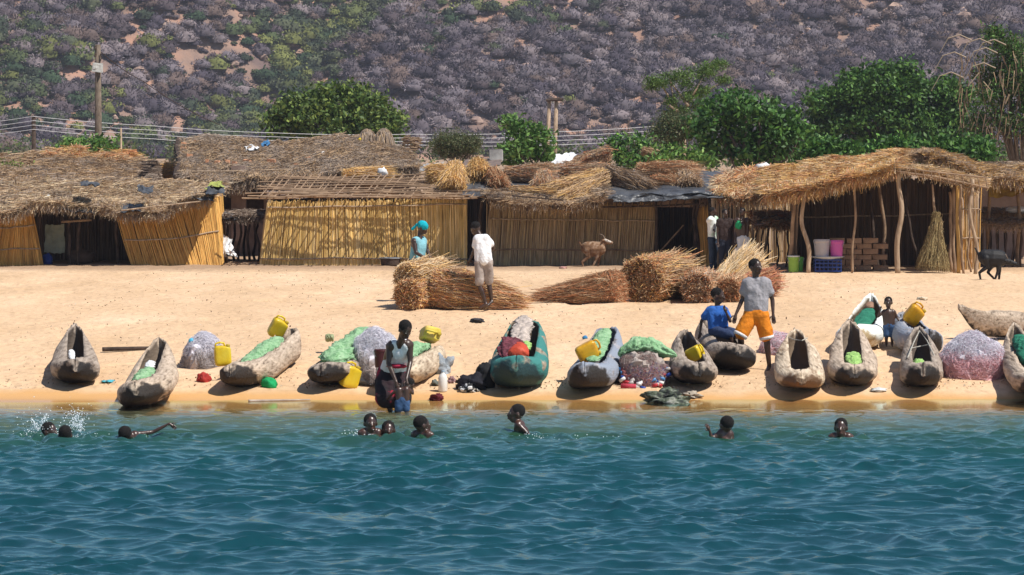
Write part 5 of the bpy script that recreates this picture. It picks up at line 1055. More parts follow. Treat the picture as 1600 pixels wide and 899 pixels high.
# ------------------------------------------------------------------ small things on the sand
def lump(name, label, px, py, rx, h_, col, seed=1, cat=None, noise=.8, dy=0, mat_=None, deep=None):
    c = G(px, py); s_ = 1 / PPM(c.y); m = MB(); dp = deep or rx * s_; m.ell(c + Vector((0, dp, h_ * s_ * .35)), (rx * s_, dp, h_ * s_ * .7), n=26, noise=noise, seed=seed, ns=.5, zmin=c.z - .03)
    return tag(m.build(name, mat_ or cloth('c_' + name + str(seed), col, .6), smooth=True), label, cat or name.replace('_', ' '))
lump('green_bag', 'bright green plastic bag beside the long slanting canoe', 420, 607, 12, 16, (.01, .38, .12), 2, 'bag', .35)
lump('red_bag', 'crumpled red bag at the near end of the long slanting canoe', 318, 600, 9, 15, (.45, .04, .03), 3, 'bag')
lump('dark_clothes', 'heap of black clothes with blue and white pieces left of the green canoe', 738, 612, 20, 22, (.012, .012, .02), 4, 'clothes', 1.0)
lump('striped_clothes', 'black and white striped garment in front of the black clothes heap', 733, 614, 14, 12, (.0, .0, .0), 5, 'clothes', .9, mat_=pm('stripe', [(.02, .02, .02), (.02, .02, .02), (.7, .7, .7), (.7, .7, .7)], 14, .8, .3, pos=[.3, .53, .55, .7]))
lump('blue_cloth', 'royal blue cloth on top of the black clothes heap', 738, 598, 8, 8, (.02, .07, .35), 6, 'cloth')
lump('dark_tyre_bag', 'rounded black bag beside the near end of the green canoe', 757, 608, 16, 38, (.012, .012, .014), 7, 'bag', .3)
lump('maroon_cloth', 'small maroon rag on the wet sand right of the woman', 682, 627, 9, 10, (.12, .012, .02), 8, 'rag', 1.0)
lump('pink_rag', 'small pink and grey rag left of the black clothes heap', 706, 598, 7, 8, (.35, .2, .2), 9, 'rag', 1.0)
lump('grey_rag', 'flat grey rag between the bottle and the cream canoe', 680, 602, 7, 7, (.15, .16, .14), 10, 'rag', 1.0)
lump('debris_heap', 'dark wet rag and net remnant lying at the water edge', 1046, 632, 30, 18, (.07, .08, .055), 11, 'rag', 1.4, mat_=pm('debris', [(.012, .014, .012), (.10, .12, .08), (.35, .34, .3)], 9, .7, .8, pos=[.4, .52, .7]))
lump('pale_rag', 'pale rag just above the dark wet rag at the water edge', 1080, 622, 14, 8, (.45, .38, .3), 12, 'rag', 1.2)
lump('white_litter', 'white flattened wrapper on the sand before the pale brown canoe', 1373, 612, 13, 5, (.7, .7, .68), 13, 'wrapper', .5)
lump('blue_cup', 'small sky blue plastic cup on the sand behind the blue grey canoe', 914, 530, 4, 5, (.05, .25, .5), 14, 'cup', .3)
lump('white_paper', 'crumpled cream paper on the sand behind the mottled canoe', 1441, 470, 7, 6, (.7, .6, .45), 15, 'paper', 1.0)
lump('white_papers', 'white and green scraps at the foot of the lavender net heap', 562, 600, 16, 12, (.55, .55, .5), 16, 'scraps', 1.2)
lump('pale_pebble', 'pale stone on the sand before the reed wall behind the brown goat', 880, 420, 6, 3, (.55, .3, .26), 17, 'stone', .5)
lump('black_block', 'small black block at the water edge below the blue grey canoe', 868, 640, 6, 5, (.012, .01, .01), 18, 'block', .2)
lump('blue_plastic', 'pale blue and white plastic strip beside the leftmost canoe', 168, 598, 12, 3, (.1, .5, .62), 19, 'plastic', .8)
lump('plastic_bags', 'grey blue plastic bags hanging on the right side of the cream canoe', 694, 585, 14, 26, (.38, .42, .46), 20, 'plastic bag', 1.0)
lump('black_rag', 'black rag on the sand below the white shirted boy', 745, 504, 10, 5, (.05, .05, .06), 21, 'rag', 1.0)
H = thing('plastic_bottle', 'large translucent white bottle standing on the sand right of the woman', 'bottle', G(692, 612)); c = G(692, 612); a = np.linspace(0, 2 * np.pi, 18, endpoint=False)
m = MB(); m.rings([np.stack([np.cos(a) * r, np.sin(a) * r, 0 * a + z], 1) + np.array(tuple(c)) for z, r in ((0, .06), (.01, .066), (.2, .066), (.24, .05), (.265, .026), (.28, .024))]); m.build('body', cloth('bottlew', (.72, .70, .66), .9, .3, bump=0), H, smooth=True)
m = MB(); m.tube([c + Vector((0, 0, .28)), c + Vector((0, 0, .305))], .028, 10); m.build('cap', cloth('bluecap', (.4, .55, .7)), H)
m = MB(); pts, rr = crook(G(160, 551) + Vector((0, 0, .05)), G(233, 549) + Vector((0, 0, .05)), .035, 7, .01); m.tube(pts, rr, 8); tag(m.build('log', M['darkpole'], smooth=True), 'dark straight pole lying on the sand between the two left canoes', 'pole')
m = MB(); pts, rr = crook(G(388, 629) + Vector((0, 0, .02)), G(485, 627) + Vector((0, 0, .02)), .022, 9, .02, .5); m.tube(pts, rr, 6); tag(m.build('driftwood', pm('drift', [(.3, .24, .2), (.5, .42, .35)], 6), smooth=True), 'pale driftwood branch on the wet sand', 'driftwood')
m = MB(); m.box(G(1437, 476) + Vector((0, 0, 0)), (.01, .01, .01)) if False else None
# the dark board behind the woman
pb_ = W(595, 574, 52.0); bucket('dark maroon bucket on the near end of the cream canoe beside the woman', 595, 52.0, pb_.z, .10, .26, (.07, .015, .018))
# crumbs, leaves, twigs on the sand
m = MB(); N = 2600; xs = rng.uniform(-8.5, 8.5, N); ys = 51.9 + rng.uniform(0, 1, N) ** 1.2 * 33; zs = np.interp(ys, PY, PZ) + .012 + rng.uniform(0, .01, N)
m.leaves(np.stack([xs, ys, zs], 1), rng.uniform(.015, .05, N), rc([(.25, .17, .1), (.4, .3, .2), (.15, .1, .07), (.6, .52, .42)], N), .5)
xs = rng.uniform(-8, 8, 700); ys = rng.uniform(51.75, 52.9, 700); m.leaves(np.stack([xs, ys, np.interp(ys, PY, PZ) + .012], 1), .04, rc([(.2, .12, .06), (.3, .2, .12), (.5, .42, .33)], 700), .5)
tag(m.build('litter', M['straw'], origin=(0, 60, .5)), 'scattered leaf crumbs, twigs and chips on the sand', 'litter', kind='stuff')

# ------------------------------------------------------------------ straw bundles on the beach
RB = [RED, TAN, BROWN, (.50, .28, .16)]; Z6 = gz(67)
def gb(px, py, Y=None):
    return W(px, py, Y)
straw_bundle('upper of the two thick straw bales at the left of the heap', W(636, 433, 67.0), W(690, 428, 68.2), .24, .25, .26, 4200, [TAN, GOLD, BROWN, PALE], .6, group='straw bales on the sand', zmin=None)
straw_bundle('lower of the two thick straw bales at the left of the heap', W(638, 461, 66.6), W(692, 459, 68.0), .26, .25, .26, 4200, [BROWN, TAN, RED, GOLD], .6, zmin=Z6, group='straw bales on the sand')
straw_bundle('long reddish straw bundle fanning out right behind the white shirted boy', W(682, 450, 67.0), W(800, 470, 66.9), .30, .38, .10, 8500, RB + [GOLD], .3, zmin=Z6, over=.22, tie=False, group='straw bales on the sand')
straw_bundle('low reddish straw bundle fanning left in the middle of the beach', W(964, 450, 68.6), W(858, 464, 69.2), .31, .27, .05, 6500, RB + [RED, BROWN], .25, zmin=gz(69), over=.42, tie=False, group='straw bales on the sand')
straw_bundle('tall round straw bale standing highest in the middle of the beach', W(1003, 438, 69.0), W(1058, 428, 71.5), .42, .40, .38, 8000, [BROWN, TAN, RED, BROWN, GOLD], .4, zmin=gz(69), over=.3, tie=False, group='straw bales on the sand')
straw_bundle('small round brown straw bale right of the tall round bale', W(1090, 450, 68.9), W(1100, 448, 71.0), .27, .27, .3, 4200, [BROWN, TAN, RED, GREY], .4, zmin=gz(69), group='straw bales on the sand')
straw_bundle('pale golden straw sheaf sweeping up before the standing people', W(1122, 452, 71), W(1172, 412, 72), .18, .22, .34, 4600, [PALE, TAN, PALE, GOLD], .3, over=.35, zmin=gz(71), group='straw bales on the sand')
straw_bundle('brown straw bale between the small round bale and the man in grey', W(1138, 455, 69.3), W(1150, 450, 71), .22, .24, .26, 3000, [BROWN, TAN, RED], .4, zmin=gz(70), group='straw bales on the sand')
straw_bundle('wispy red straw bundle right behind the man in the grey shirt', W(1160, 446, 71), W(1208, 440, 71.6), .14, .2, .26, 2200, [RED, (.5, .2, .14), BROWN], .3, over=.2, zmin=gz(71), tie=False, group='straw bales on the sand')
# ================================================================== PEOPLE
def head_frame(f, pitch=0, rollv=0):
    f = Vector((math.sin(f) * math.cos(pitch), -math.cos(f) * math.cos(pitch), math.sin(pitch))); r_ = f.cross(Vector((0, 0, 1))).normalized() * -1
    u = f.cross(r_); 
    if u.z < 0: u = -u
    return f, r_, u
def person(label, Y, top, H, yaw=0, J=None, hyaw=None, hpitch=0, clothes=(), wet=False, hs=1.0, hair=True, base_z=None, build=1.0, group=None, scarf=None, curl=.6, beachy=False):
    """top: pixel of the crown; H standing height; yaw 0 faces the camera, 90 faces picture right; J: joints given as (px, py, dy)"""
    J = J or {}; ya = R(yaw); fw = Vector((math.sin(ya), -math.cos(ya), 0)); rt = Vector((math.cos(ya), math.sin(ya), 0))
    tp = W(top[0], top[1], Y); k = H / 1.7
    b0 = Vector((tp.x, tp.y, tp.z - H)); up = Vector((0, 0, 1)); j = {}
    j['hd'] = b0 + up * (H - .115 * k * hs); j['nk'] = b0 + up * H * .835; j['ch'] = b0 + up * H * .74; j['pv'] = b0 + up * H * .53
    for s_, q in (('l', -1), ('r', 1)):
        j['s' + s_] = b0 + up * H * .805 + rt * q * .105 * H * build; j['e' + s_] = b0 + up * H * .625 + rt * q * .125 * H; j['w' + s_] = b0 + up * H * .48 + rt * q * .125 * H + fw * .04 * H
        j['h' + s_] = b0 + up * H * .51 + rt * q * .052 * H; j['k' + s_] = b0 + up * H * .28 + rt * q * .055 * H + fw * .01; j['a' + s_] = b0 + up * H * .045 + rt * q * .055 * H
    for kk, v in J.items(): j[kk] = W(v[0], v[1], Y + (v[2] if len(v) > 2 else 0))
    if 'ch' not in J and ('nk' in J or 'pv' in J): j['ch'] = j['nk'].lerp(j['pv'], .38)
    for s_ in 'lr':
        if 't' + s_ not in j: j['t' + s_] = j['a' + s_] + fw * .12 * k + up * -.045 * k
    bk = k * build; root_loc = Vector((j['pv'].x, j['pv'].y, min(j['al'].z, j['ar'].z) - .05 * k)); root = thing('person', label, 'person', root_loc, group)
    mb = MB(); c = mb.cap
    sm = (j['sl'] + j['sr']) / 2
    c(j['sl'], j['sr'], .058 * bk, .058 * bk); c(sm, j['nk'], .07 * bk, .05 * k); c(j['ch'], j['pv'], .115 * bk, .105 * bk)
    for s_ in 'lr':
        c(j['s' + s_].lerp(sm, .30), j['h' + s_].lerp(j['pv'], .1), .085 * bk, .088 * bk); c(j['ch'].lerp(j['s' + s_], .35), j['pv'].lerp(j['h' + s_], .5), .09 * bk, .085 * bk)
        c(j['h' + s_], j['h' + s_].lerp(j['k' + s_], .4), .088 * bk, .075 * bk); c(j['h' + s_].lerp(j['k' + s_], .4), j['k' + s_], .075 * bk, .052 * bk)
        mid = j['k' + s_].lerp(j['a' + s_], .35) - fw * .012; c(j['k' + s_], mid, .05 * bk, .052 * bk); c(mid, j['a' + s_], .05 * bk, .033 * bk)
        c(j['a' + s_] - fw * .02 * k - up * .02 * k, j['t' + s_], .036 * k, .024 * k); 
        c(j['s' + s_], j['s' + s_].lerp(j['e' + s_], .4), .052 * bk, .046 * bk); c(j['s' + s_].lerp(j['e' + s_], .4), j['e' + s_], .046 * bk, .034 * bk)
        c(j['e' + s_], j['e' + s_].lerp(j['w' + s_], .35), .035 * bk, .034 * bk); c(j['e' + s_].lerp(j['w' + s_], .35), j['w' + s_], .033 * bk, .023 * bk)
        hd_ = j.get('f' + s_); d = (hd_ - j['w' + s_]).normalized() if hd_ else (j['w' + s_] - j['e' + s_]).normalized(); j['d' + s_] = d
        c(j['w' + s_], j['w' + s_] + d * .07 * k, .024 * k, .030 * k)
    hk = k * hs * 1.0; f, hr, hu = head_frame(R(hyaw if hyaw is not None else yaw), R(hpitch)); hc = j['hd']
    c(j['nk'], hc - hu * .05 * hk - f * .015 * hk, .052 * k, .052 * k)
    Mh = Matrix((hr, -f, hu)).transposed()
    mb.ell(hc + hu * .02 * hk - f * .012 * hk, (.073 * hk, .093 * hk, .092 * hk), Mh, 18); mb.ell(hc - hu * .052 * hk + f * .030 * hk, (.052 * hk, .052 * hk, .058 * hk), Mh, 14)
    mb.ell(hc - hu * .0 * hk + f * .05 * hk, (.055 * hk, .035 * hk, .055 * hk), Mh, 12); mb.cap(hc + f * .082 * hk + hu * .012 * hk, hc + f * .098 * hk - hu * .018 * hk, .010 * hk, .017 * hk, 8)
    mb.cap(hc + f * .078 * hk - hu * .052 * hk, hc + f * .080 * hk - hu * .05 * hk, .022 * hk, .02 * hk, 8)
    for q in (-1, 1): mb.ell(hc + hr * q * .077 * hk - hu * .005 * hk - f * .01 * hk, (.012 * hk, .022 * hk, .034 * hk), Mh, 8)
    b = remesh(mb, .0115 if k > .6 else .009, 2)
    for s_ in 'lr':                                     # fingers and thumb, rooted in the palm
        d = j['d' + s_]; pc = j['w' + s_] + d * .07 * k; sid = d.cross(fw); sid = sid.normalized() if sid.length > .1 else hr; nrm = d.cross(sid).normalized(); 
        if nrm.dot(rt) * (1 if s_ == 'l' else -1) < 0: nrm = -nrm
        for i_, (o_, L_) in enumerate(((-1.5, .062), (-.5, .074), (.5, .078), (1.5, .066))):
            a = pc + sid * o_ * .0165 * k; m1 = a + (d + nrm * .15 * curl) .normalized() * L_ * .5 * k + d * .01 * k; m2 = m1 + (d + nrm * curl).normalized() * L_ * .5 * k
            b.tube([a - d * .02 * k, a + d * .01 * k, m1, m2], [.0095 * k, .0095 * k, .0088 * k, .006 * k], 6)
        q = -1 if sid.dot(fw) < 0 else 1; tb = j['w' + s_] + d * .03 * k + sid * q * .018 * k; b.tube([tb, tb + (d * .5 + sid * q) .normalized() * .035 * k, tb + (d * 1.2 + sid * q).normalized() * .068 * k], [.012 * k, .011 * k, .007 * k], 6)
    for q in (-1, 1):
        e_ = hc + f * .073 * hk + hr * q * .030 * hk + hu * .012 * hk; b.ell(e_, (.011 * hk, .010 * hk, .0062 * hk), Mh, 8, mi=1); b.ell(e_ + f * .008 * hk, (.006 * hk, .005 * hk, .006 * hk), Mh, 6, mi=2)
    b.ell(hc + f * .093 * hk - hu * .046 * hk, (.024 * hk, .012 * hk, .006 * hk), Mh, 8, mi=3); b.ell(hc + f * .091 * hk - hu * .058 * hk, (.021 * hk, .012 * hk, .006 * hk), Mh, 8, mi=3)
    b.build('body', [M['skin_wet' if wet else 'skin'], M['eye'], M['pupil'], M['lip']], root, smooth=True)
    if hair: h_ = MB(); h_.ell(hc + hu * .036 * hk - f * .024 * hk, (.081 * hk, .092 * hk, .086 * hk), Mh, 22, noise=.05, seed=3); h_.build('hair', M['hair'], root, smooth=True)
    if scarf:
        h_ = MB(); h_.ell(hc + hu * .045 * hk - f * .018 * hk, (.088 * hk, .104 * hk, .088 * hk), Mh, 22, noise=.08, seed=3); h_.ell(hc - f * .115 * hk + hu * .0 * hk, (.035 * hk, .03 * hk, .03 * hk), Mh, 10)
        h_.cap(hc - f * .12 * hk, hc - f * .15 * hk - hu * .10 * hk, .02 * hk, .028 * hk); h_.build('headscarf', scarf, root, smooth=True)
    for kind, mat_, prm in clothes:
        g_ = MB(); c = g_.cap; e = prm.get('ease', .016) * k; sl = prm.get('sleeve', .5)
        if kind in ('shirt', 'vest'):
            c(j['ch'], j['pv'], .118 * bk + e, .112 * bk + e)
            if kind == 'shirt': c(j['sl'], j['sr'], .062 * bk + e, .062 * bk + e); c(sm, sm.lerp(j['nk'], .5), .07 * bk + e, .055 * k + e)
            for s_ in 'lr':
                inr = .30 if kind == 'shirt' else .42
                c(j['s' + s_].lerp(sm, inr), j['h' + s_].lerp(j['pv'], .1), .085 * bk + e * (1 if kind == 'shirt' else .7), .092 * bk + e * 1.3); c(j['ch'].lerp(j['s' + s_], .35), j['pv'].lerp(j['h' + s_], .5), .09 * bk + e, .09 * bk + e)
                if kind == 'shirt': c(j['s' + s_], j['s' + s_].lerp(j['e' + s_], sl), .056 * bk + e, .054 * bk + e * 1.7)
            lo = prm.get('low', .0)
            if lo: c(j['hl'] - up * lo * k, j['hr'] - up * lo * k, .09 * bk + e * 1.5, .09 * bk + e * 1.5); c(j['hl'], j['hr'], .09 * bk + e * 1.5, .09 * bk + e * 1.5)
        elif kind == 'shorts':
            L_ = prm.get('len', .8); c(j['pv'] + up * .02, j['pv'], .105 * bk + e, .105 * bk + e); c(j['hl'], j['hr'], .098 * bk + e, .098 * bk + e)
            for s_ in 'lr': c(j['h' + s_], j['h' + s_].lerp(j['k' + s_], L_), .092 * bk + e, .078 * bk + e * prm.get('flare', 1.5))
        elif kind == 'trousers':
            c(j['pv'] + up * .02, j['pv'], .105 * bk + e, .105 * bk + e); c(j['hl'], j['hr'], .098 * bk + e, .098 * bk + e)
            for s_ in 'lr': c(j['h' + s_], j['k' + s_], .092 * bk + e, .062 * bk + e); c(j['k' + s_], j['k' + s_].lerp(j['a' + s_], .92), .06 * bk + e, .046 * bk + e)
        elif kind == 'skirt':
            L_ = prm.get('len', .9); g_.cap(j['pv'] + up * .04, j['pv'], .12 * bk + e, .13 * bk + e)
            kl = j['hl'].lerp(j['kl'], L_); kr = j['hr'].lerp(j['kr'], L_); 
            for q in np.linspace(0, 1, 4): c(j['hl'].lerp(j['hr'], q), kl.lerp(kr, q), .10 * bk + e, .095 * bk + e * 1.8)
        g2 = remesh(g_, .013, 9)
        V = g2.V[0]; wob = (fbm(V[:, 0] * 9 + V[:, 1] * 5, V[:, 2] * 6 + V[:, 1] * 4, 1, 3, 3) - .47); ctr = np.array(tuple(j['pv'] if kind != 'shirt' and kind != 'vest' else j['ch'])); dv = V - ctr; dv[:, 2] = 0; dv /= np.linalg.norm(dv, axis=1)[:, None] + 1e-6
        g2.V[0] = V + dv * wob[:, None] * .05 * k
        g2.build(prm.get('name', kind), mat_, root, smooth=True)
    person.j = j; person.root = root
    return root
cl = cloth
# bathers first
SW = 'children bathing in the shallows'
def wpx(py): return F * CAMZ / (py - 220)
Ya = wpx(684)
person('bathing child with soapy hair facing right amid the splash at far left', Ya, (78, 660), 1.2, 60, hyaw=60, wet=True, hs=1.48, group=SW)
person('bathing child seen from behind just right of the soapy haired child', wpx(688), (102, 665), 1.2, 180, wet=True, hs=1.48, group=SW)
Yb = wpx(685)
person('swimmer at left stretching a bent arm over the water', Yb, (196, 666), 1.2, 170, J={'sr': (214, 679, .06), 'er': (240, 675, .12), 'wr': (265, 662, .12), 'fr': (280, 674, .12), 'nk': (203, 681, .04), 'sl': (190, 687, 0), 'el': (180, 700, 0), 'wl': (178, 712, 0)}, wet=True, hs=1.48, group=SW)
person('bathing child facing the camera, tallest of the three in the middle group', wpx(684), (579, 647), 1.2, 10, hyaw=12, wet=True, hs=1.48, group=SW)
person('bathing child with only the face above water right of the tall middle bather', wpx(684), (607, 658), 1.2, 5, hpitch=5, wet=True, hs=1.48, group=SW)
person('bathing child seen from behind looking right in the middle group', wpx(683), (660, 650), 1.2, 150, hyaw=110, wet=True, hs=1.48, group=SW)
person('bathing child in profile facing left with bare shoulders out of the water', wpx(678), (806, 632), 1.2, -90, hyaw=-80, J={'nk': (811, 658, 0), 'sl': (810, 664, -.08), 'sr': (814, 664, .1), 'el': (823, 676, -.12), 'wl': (832, 684, -.1), 'pv': (824, 700, 0)}, wet=True, hs=1.48, group=SW)
Yc = wpx(684)
person('bathing child seen from behind holding up one hand at the right', Yc, (1134, 650), 1.2, 200, hyaw=215, J={'sl': (1124, 678, 0), 'sr': (1142, 679, 0), 'el': (1112, 686, -.05), 'wl': (1109, 674, -.08), 'fl': (1104, 664, -.1), 'er': (1146, 695, 0)}, wet=True, hs=1.48, group=SW)
person('rightmost bathing child facing the camera', wpx(682), (1314, 654), 1.2, 0, hyaw=-10, wet=True, hs=1.48, group=SW)
# splash
m = MB(); Ys = wpx(684)
for cx_, cy_, sx, sy, N in ((60, 664, 16, 12, 150), (118, 655, 10, 12, 190), (90, 682, 34, 4, 190), (110, 686, 20, 3, 90), (560, 680, 14, 5, 60), (900, 684, 60, 3, 40), (840, 683, 14, 3, 50)):
    for _ in range(N):
        px, py = rng.normal(cx_, sx), rng.normal(cy_, sy)
        if py > 688: py = 688 - rng.uniform(0, 3)
        m.ell(W(px, py, Ys + rng.uniform(-.2, .3)), rng.uniform(.002, .007) * np.array([1.3, 1, 1]), n=5)
for a, b_, c_, d in ((112, 668, 122, 645), (118, 668, 130, 655), (60, 672, 50, 655), (66, 668, 70, 648), (124, 675, 128, 660)):
    for q in np.linspace(0, 1, 70): m.ell(W(a + (c_ - a) * q + rng.normal(0, 1.6), b_ + (d - b_) * q + rng.normal(0, .8), Ys + .1), rng.uniform(.002, .007), n=5)
tag(m.build('water_splash', M['water_drop'], smooth=True), 'white spray of droplets thrown up by the bathing children', 'splash', kind='stuff')
# woman at the shore
Yw_ = 49.0
person('woman in a white vest and dark wrap bending to wash a toddler', Yw_, (633, 502), 1.6, 10, hs=1.18, build=1.08, hyaw=35, hpitch=-38,
       J={'hd': (633, 516, -.3), 'nk': (627, 531, -.2), 'sl': (609, 541, -.1), 'sr': (640, 539, -.12), 'el': (607, 568, -.15), 'wl': (619, 597, -.36), 'fl': (621, 606, -.36), 'er': (641, 566, -.15), 'wr': (635, 593, -.34), 'fr': (637, 602, -.36),
          'pv': (614, 581, .2), 'hl': (602, 583, .2), 'hr': (626, 583, .2), 'kl': (602, 614, -.03), 'kr': (627, 614, -.03), 'al': (611, 645, .0), 'ar': (619, 645, .05)},
       clothes=[('vest', cl('whitevest', (.80, .80, .82)), {'name': 'vest', 'ease': .012}), ('skirt', pm('wrapcloth', [(.012, .010, .012), (.03, .012, .016), (.35, .015, .04)], 5, .85, .4, pos=[.4, .58, .62]), {'name': 'wrap_skirt', 'len': 1.25, 'ease': .03})])
rootw = person.root
m = MB(); m.ell(W(620, 572, Yw_ - .02), (.13, .11, .035), n=16, noise=.3, seed=2); m.build('waistband', cl('redband', (.42, .02, .06)), rootw, smooth=True)
m = MB(); m.ell(W(601, 603, Yw_ + .12), (.13, .12, .22), n=24, noise=.5, seed=5, ns=.5); m.build('wrap_fold', MATS['wrapcloth'], rootw, smooth=True)
person('toddler in blue shorts bowing away from the camera before the woman', Yw_ - .38, (640, 592), .82, 170, hyaw=150, hpitch=-30,
       J={'hd': (641, 602, .08), 'nk': (632, 606, .05), 'sl': (621, 610, 0), 'sr': (637, 609, 0), 'el': (613, 615, .08), 'wl': (607, 622, .14), 'er': (645, 615, .1), 'wr': (644, 606, .15), 'pv': (629, 628, 0), 'hl': (624, 630, 0), 'hr': (634, 630, 0),
          'kl': (623, 640, -.02), 'kr': (635, 640, -.02), 'al': (624, 652, 0), 'ar': (637, 652, 0)}, wet=True, hs=1.6, build=1.2, clothes=[('shorts', cl('babyblue', (.04, .09, .2)), {'name': 'shorts', 'ease': .016, 'len': .9, 'flare': 1.2})])
# man in grey shirt
person('man in a grey t-shirt and orange shorts standing with one leg behind the stubby canoe', 54.0, (1181, 404), 1.68, 15, hyaw=40, hs=1.13,
       J={'hd': (1181, 418), 'nk': (1181, 434), 'sl': (1166, 442), 'sr': (1198, 442), 'el': (1160, 468, .03), 'wl': (1150, 491, -.05), 'fl': (1147, 502, -.06), 'er': (1207, 469, .03), 'wr': (1208, 491, -.03), 'fr': (1209, 503, -.04), 'pv': (1182, 490), 'hl': (1174, 493), 'hr': (1190, 493),
          'kl': (1157, 524, -.05), 'kr': (1198, 528, 0), 'al': (1161, 560, .25), 'ar': (1202, 572, .02), 'tr': (1199, 580, -.15), 'tl': (1158, 566, .1)},
       clothes=[('shorts', cl('orangeshorts', (.80, .24, .012), .8), {'name': 'shorts', 'len': .86, 'ease': .03, 'flare': 1.3}), ('shirt', cl('greyshirt', (.33, .31, .33), .8), {'name': 't_shirt', 'sleeve': .55, 'ease': .014})])
m = MB()
jj = person.j
for s_ in 'lr': c = jj['h' + s_].lerp(jj['k' + s_], .93); d = (jj['k' + s_] - jj['h' + s_]).normalized(); m.tube([c - d * .0, c + d * .022, c + d * .045], [.112, .113, .108], 20)
m.build('shorts_hem', cl('whitehem', (.75, .72, .7)), person.root, smooth=True)
# boy in blue
person('boy in a blue t-shirt sitting on the stubby canoe with a hand at his chin', 54.9, (1123, 451), 1.35, 40, hyaw=70, hpitch=-8,
       J={'hd': (1122, 463), 'nk': (1121, 478), 'sl': (1108, 485), 'sr': (1133, 485), 'el': (1096, 502, .05), 'wl': (1094, 518, .05), 'er': (1141, 502, -.12), 'wr': (1135, 489, -.15), 'fr': (1131, 480, -.15), 'pv': (1123, 514, 0), 'hl': (1115, 517), 'hr': (1131, 517),
          'kl': (1141, 524, -.32), 'kr': (1148, 521, -.15), 'al': (1146, 552, -.3), 'ar': (1152, 548, -.1)}, hs=1.35,
       clothes=[('shorts', cl('navyshorts', (.03, .05, .12)), {'name': 'shorts', 'len': .9}), ('shirt', cl('bluetee', (.03, .14, .50), .75), {'name': 't_shirt', 'sleeve': .6, 'ease': .014})])
# toddler by white canoe
person('toddler in blue shorts standing between the white canoe and the mottled canoe', 57.5, (1388, 464), .80, 0, hyaw=-8,
       J={'sl': (1380, 488), 'sr': (1397, 488), 'el': (1372, 495, -.02), 'wl': (1375, 485, -.06), 'er': (1402, 497, 0), 'wr': (1406, 503, -.05), 'pv': (1389, 509), 'hl': (1385, 511), 'hr': (1393, 511), 'kl': (1385, 524), 'kr': (1394, 524), 'al': (1385, 539), 'ar': (1394, 539)}, hs=1.75, build=1.25,
       clothes=[('shorts', cl('babyblue2', (.04, .09, .2)), {'name': 'shorts', 'ease': .016, 'len': .95, 'flare': 1.2})])
# woman with headscarf
person('woman in a turquoise headscarf and pale blue top tying straw behind the bales', 69.4, (660, 344), 1.62, 70, hs=1.15, hyaw=75, hpitch=-30,
       J={'hd': (660, 357, 0), 'nk': (656, 369), 'sl': (647, 378, -.14), 'sr': (662, 377, .12), 'el': (650, 395, -.22), 'wl': (667, 405, -.3), 'er': (668, 392, .1), 'wr': (673, 407, -.1), 'pv': (651, 409), 'hl': (649, 412, -.06), 'hr': (654, 412, .06)},
       clothes=[('vest', cl('paleblue', (.22, .48, .55)), {'name': 'top', 'ease': .02, 'low': .0}), ('skirt', cl('darkskirt', (.035, .025, .03)), {'name': 'skirt', 'ease': .03, 'len': 1.2})], hair=False, scarf=cl('turq', (.0, .42, .52), .8), build=1.12)
# boy in white shirt
person('boy in a white shirt and pale shorts walking bent beside the straw bales', 66.4, (742, 346), 1.6, 200, hs=1.15, hyaw=230, hpitch=-35,
       J={'hd': (743, 358, .1), 'nk': (749, 367, .05), 'sl': (744, 374, 0), 'sr': (761, 373, .03), 'el': (741, 391, .05), 'wl': (735, 404, .12), 'er': (771, 387, .12), 'wr': (764, 396, .25), 'pv': (756, 407, -.02), 'hl': (749, 410, 0), 'hr': (763, 410, 0),
          'kl': (749, 446, 0), 'kr': (764, 444, .1), 'al': (759, 474, -.02), 'ar': (768, 470, .1), 'tl': (750, 481, -.05), 'tr': (760, 479, 0)},
       clothes=[('shorts', pm('paleshorts', [(.20, .16, .14), (.42, .36, .33)], 7, .85, .5), {'name': 'shorts', 'len': .86, 'ease': .012, 'flare': 1.2}), ('shirt', cl('whiteshirt', (.80, .80, .82), .85), {'name': 'shirt', 'sleeve': .6, 'ease': .012, 'low': 0})])
# three standing people
person('standing person in a white and green top at the doorway edge', 85.2, (1114, 324), 1.5, 60, clothes=[('trousers', cl('jeans', (.03, .05, .09)), {'name': 'jeans'}), ('shirt', pm('whitegreen', [(.2, .5, .25), (.72, .75, .72), (.75, .75, .75)], 5, .8, .3), {'name': 't_shirt'})], hyaw=80, J={'el': (1106, 347, .05), 'wl': (1113, 357, -.1)})
person('standing person in a dark brown top and jeans between the two others', 84.9, (1133, 327), 1.5, 10, hyaw=20, clothes=[('trousers', cl('darkjeans', (.02, .025, .045)), {'name': 'jeans'}), ('shirt', cl('darktop', (.035, .02, .018)), {'name': 't_shirt', 'sleeve': .3})])
person('bare chested man in white shorts with an outstretched arm behind the straw', 84.8, (1160, 325), 1.55, 20, hyaw=-20, J={'er': (1180, 352, .1), 'wr': (1193, 350, .05)}, clothes=[('shorts', cl('whiteshorts', (.72, .72, .74), .85), {'name': 'shorts', 'len': .8, 'ease': .025})])
m = MB(); m.ell(W(1154, 352, 84.6), (.07, .04, .1), noise=.5, seed=2); tag(m.build('green_cloth', cl('grcl', (.02, .35, .14)), smooth=True), 'green cloth held at the chest of the bare chested man', 'cloth')

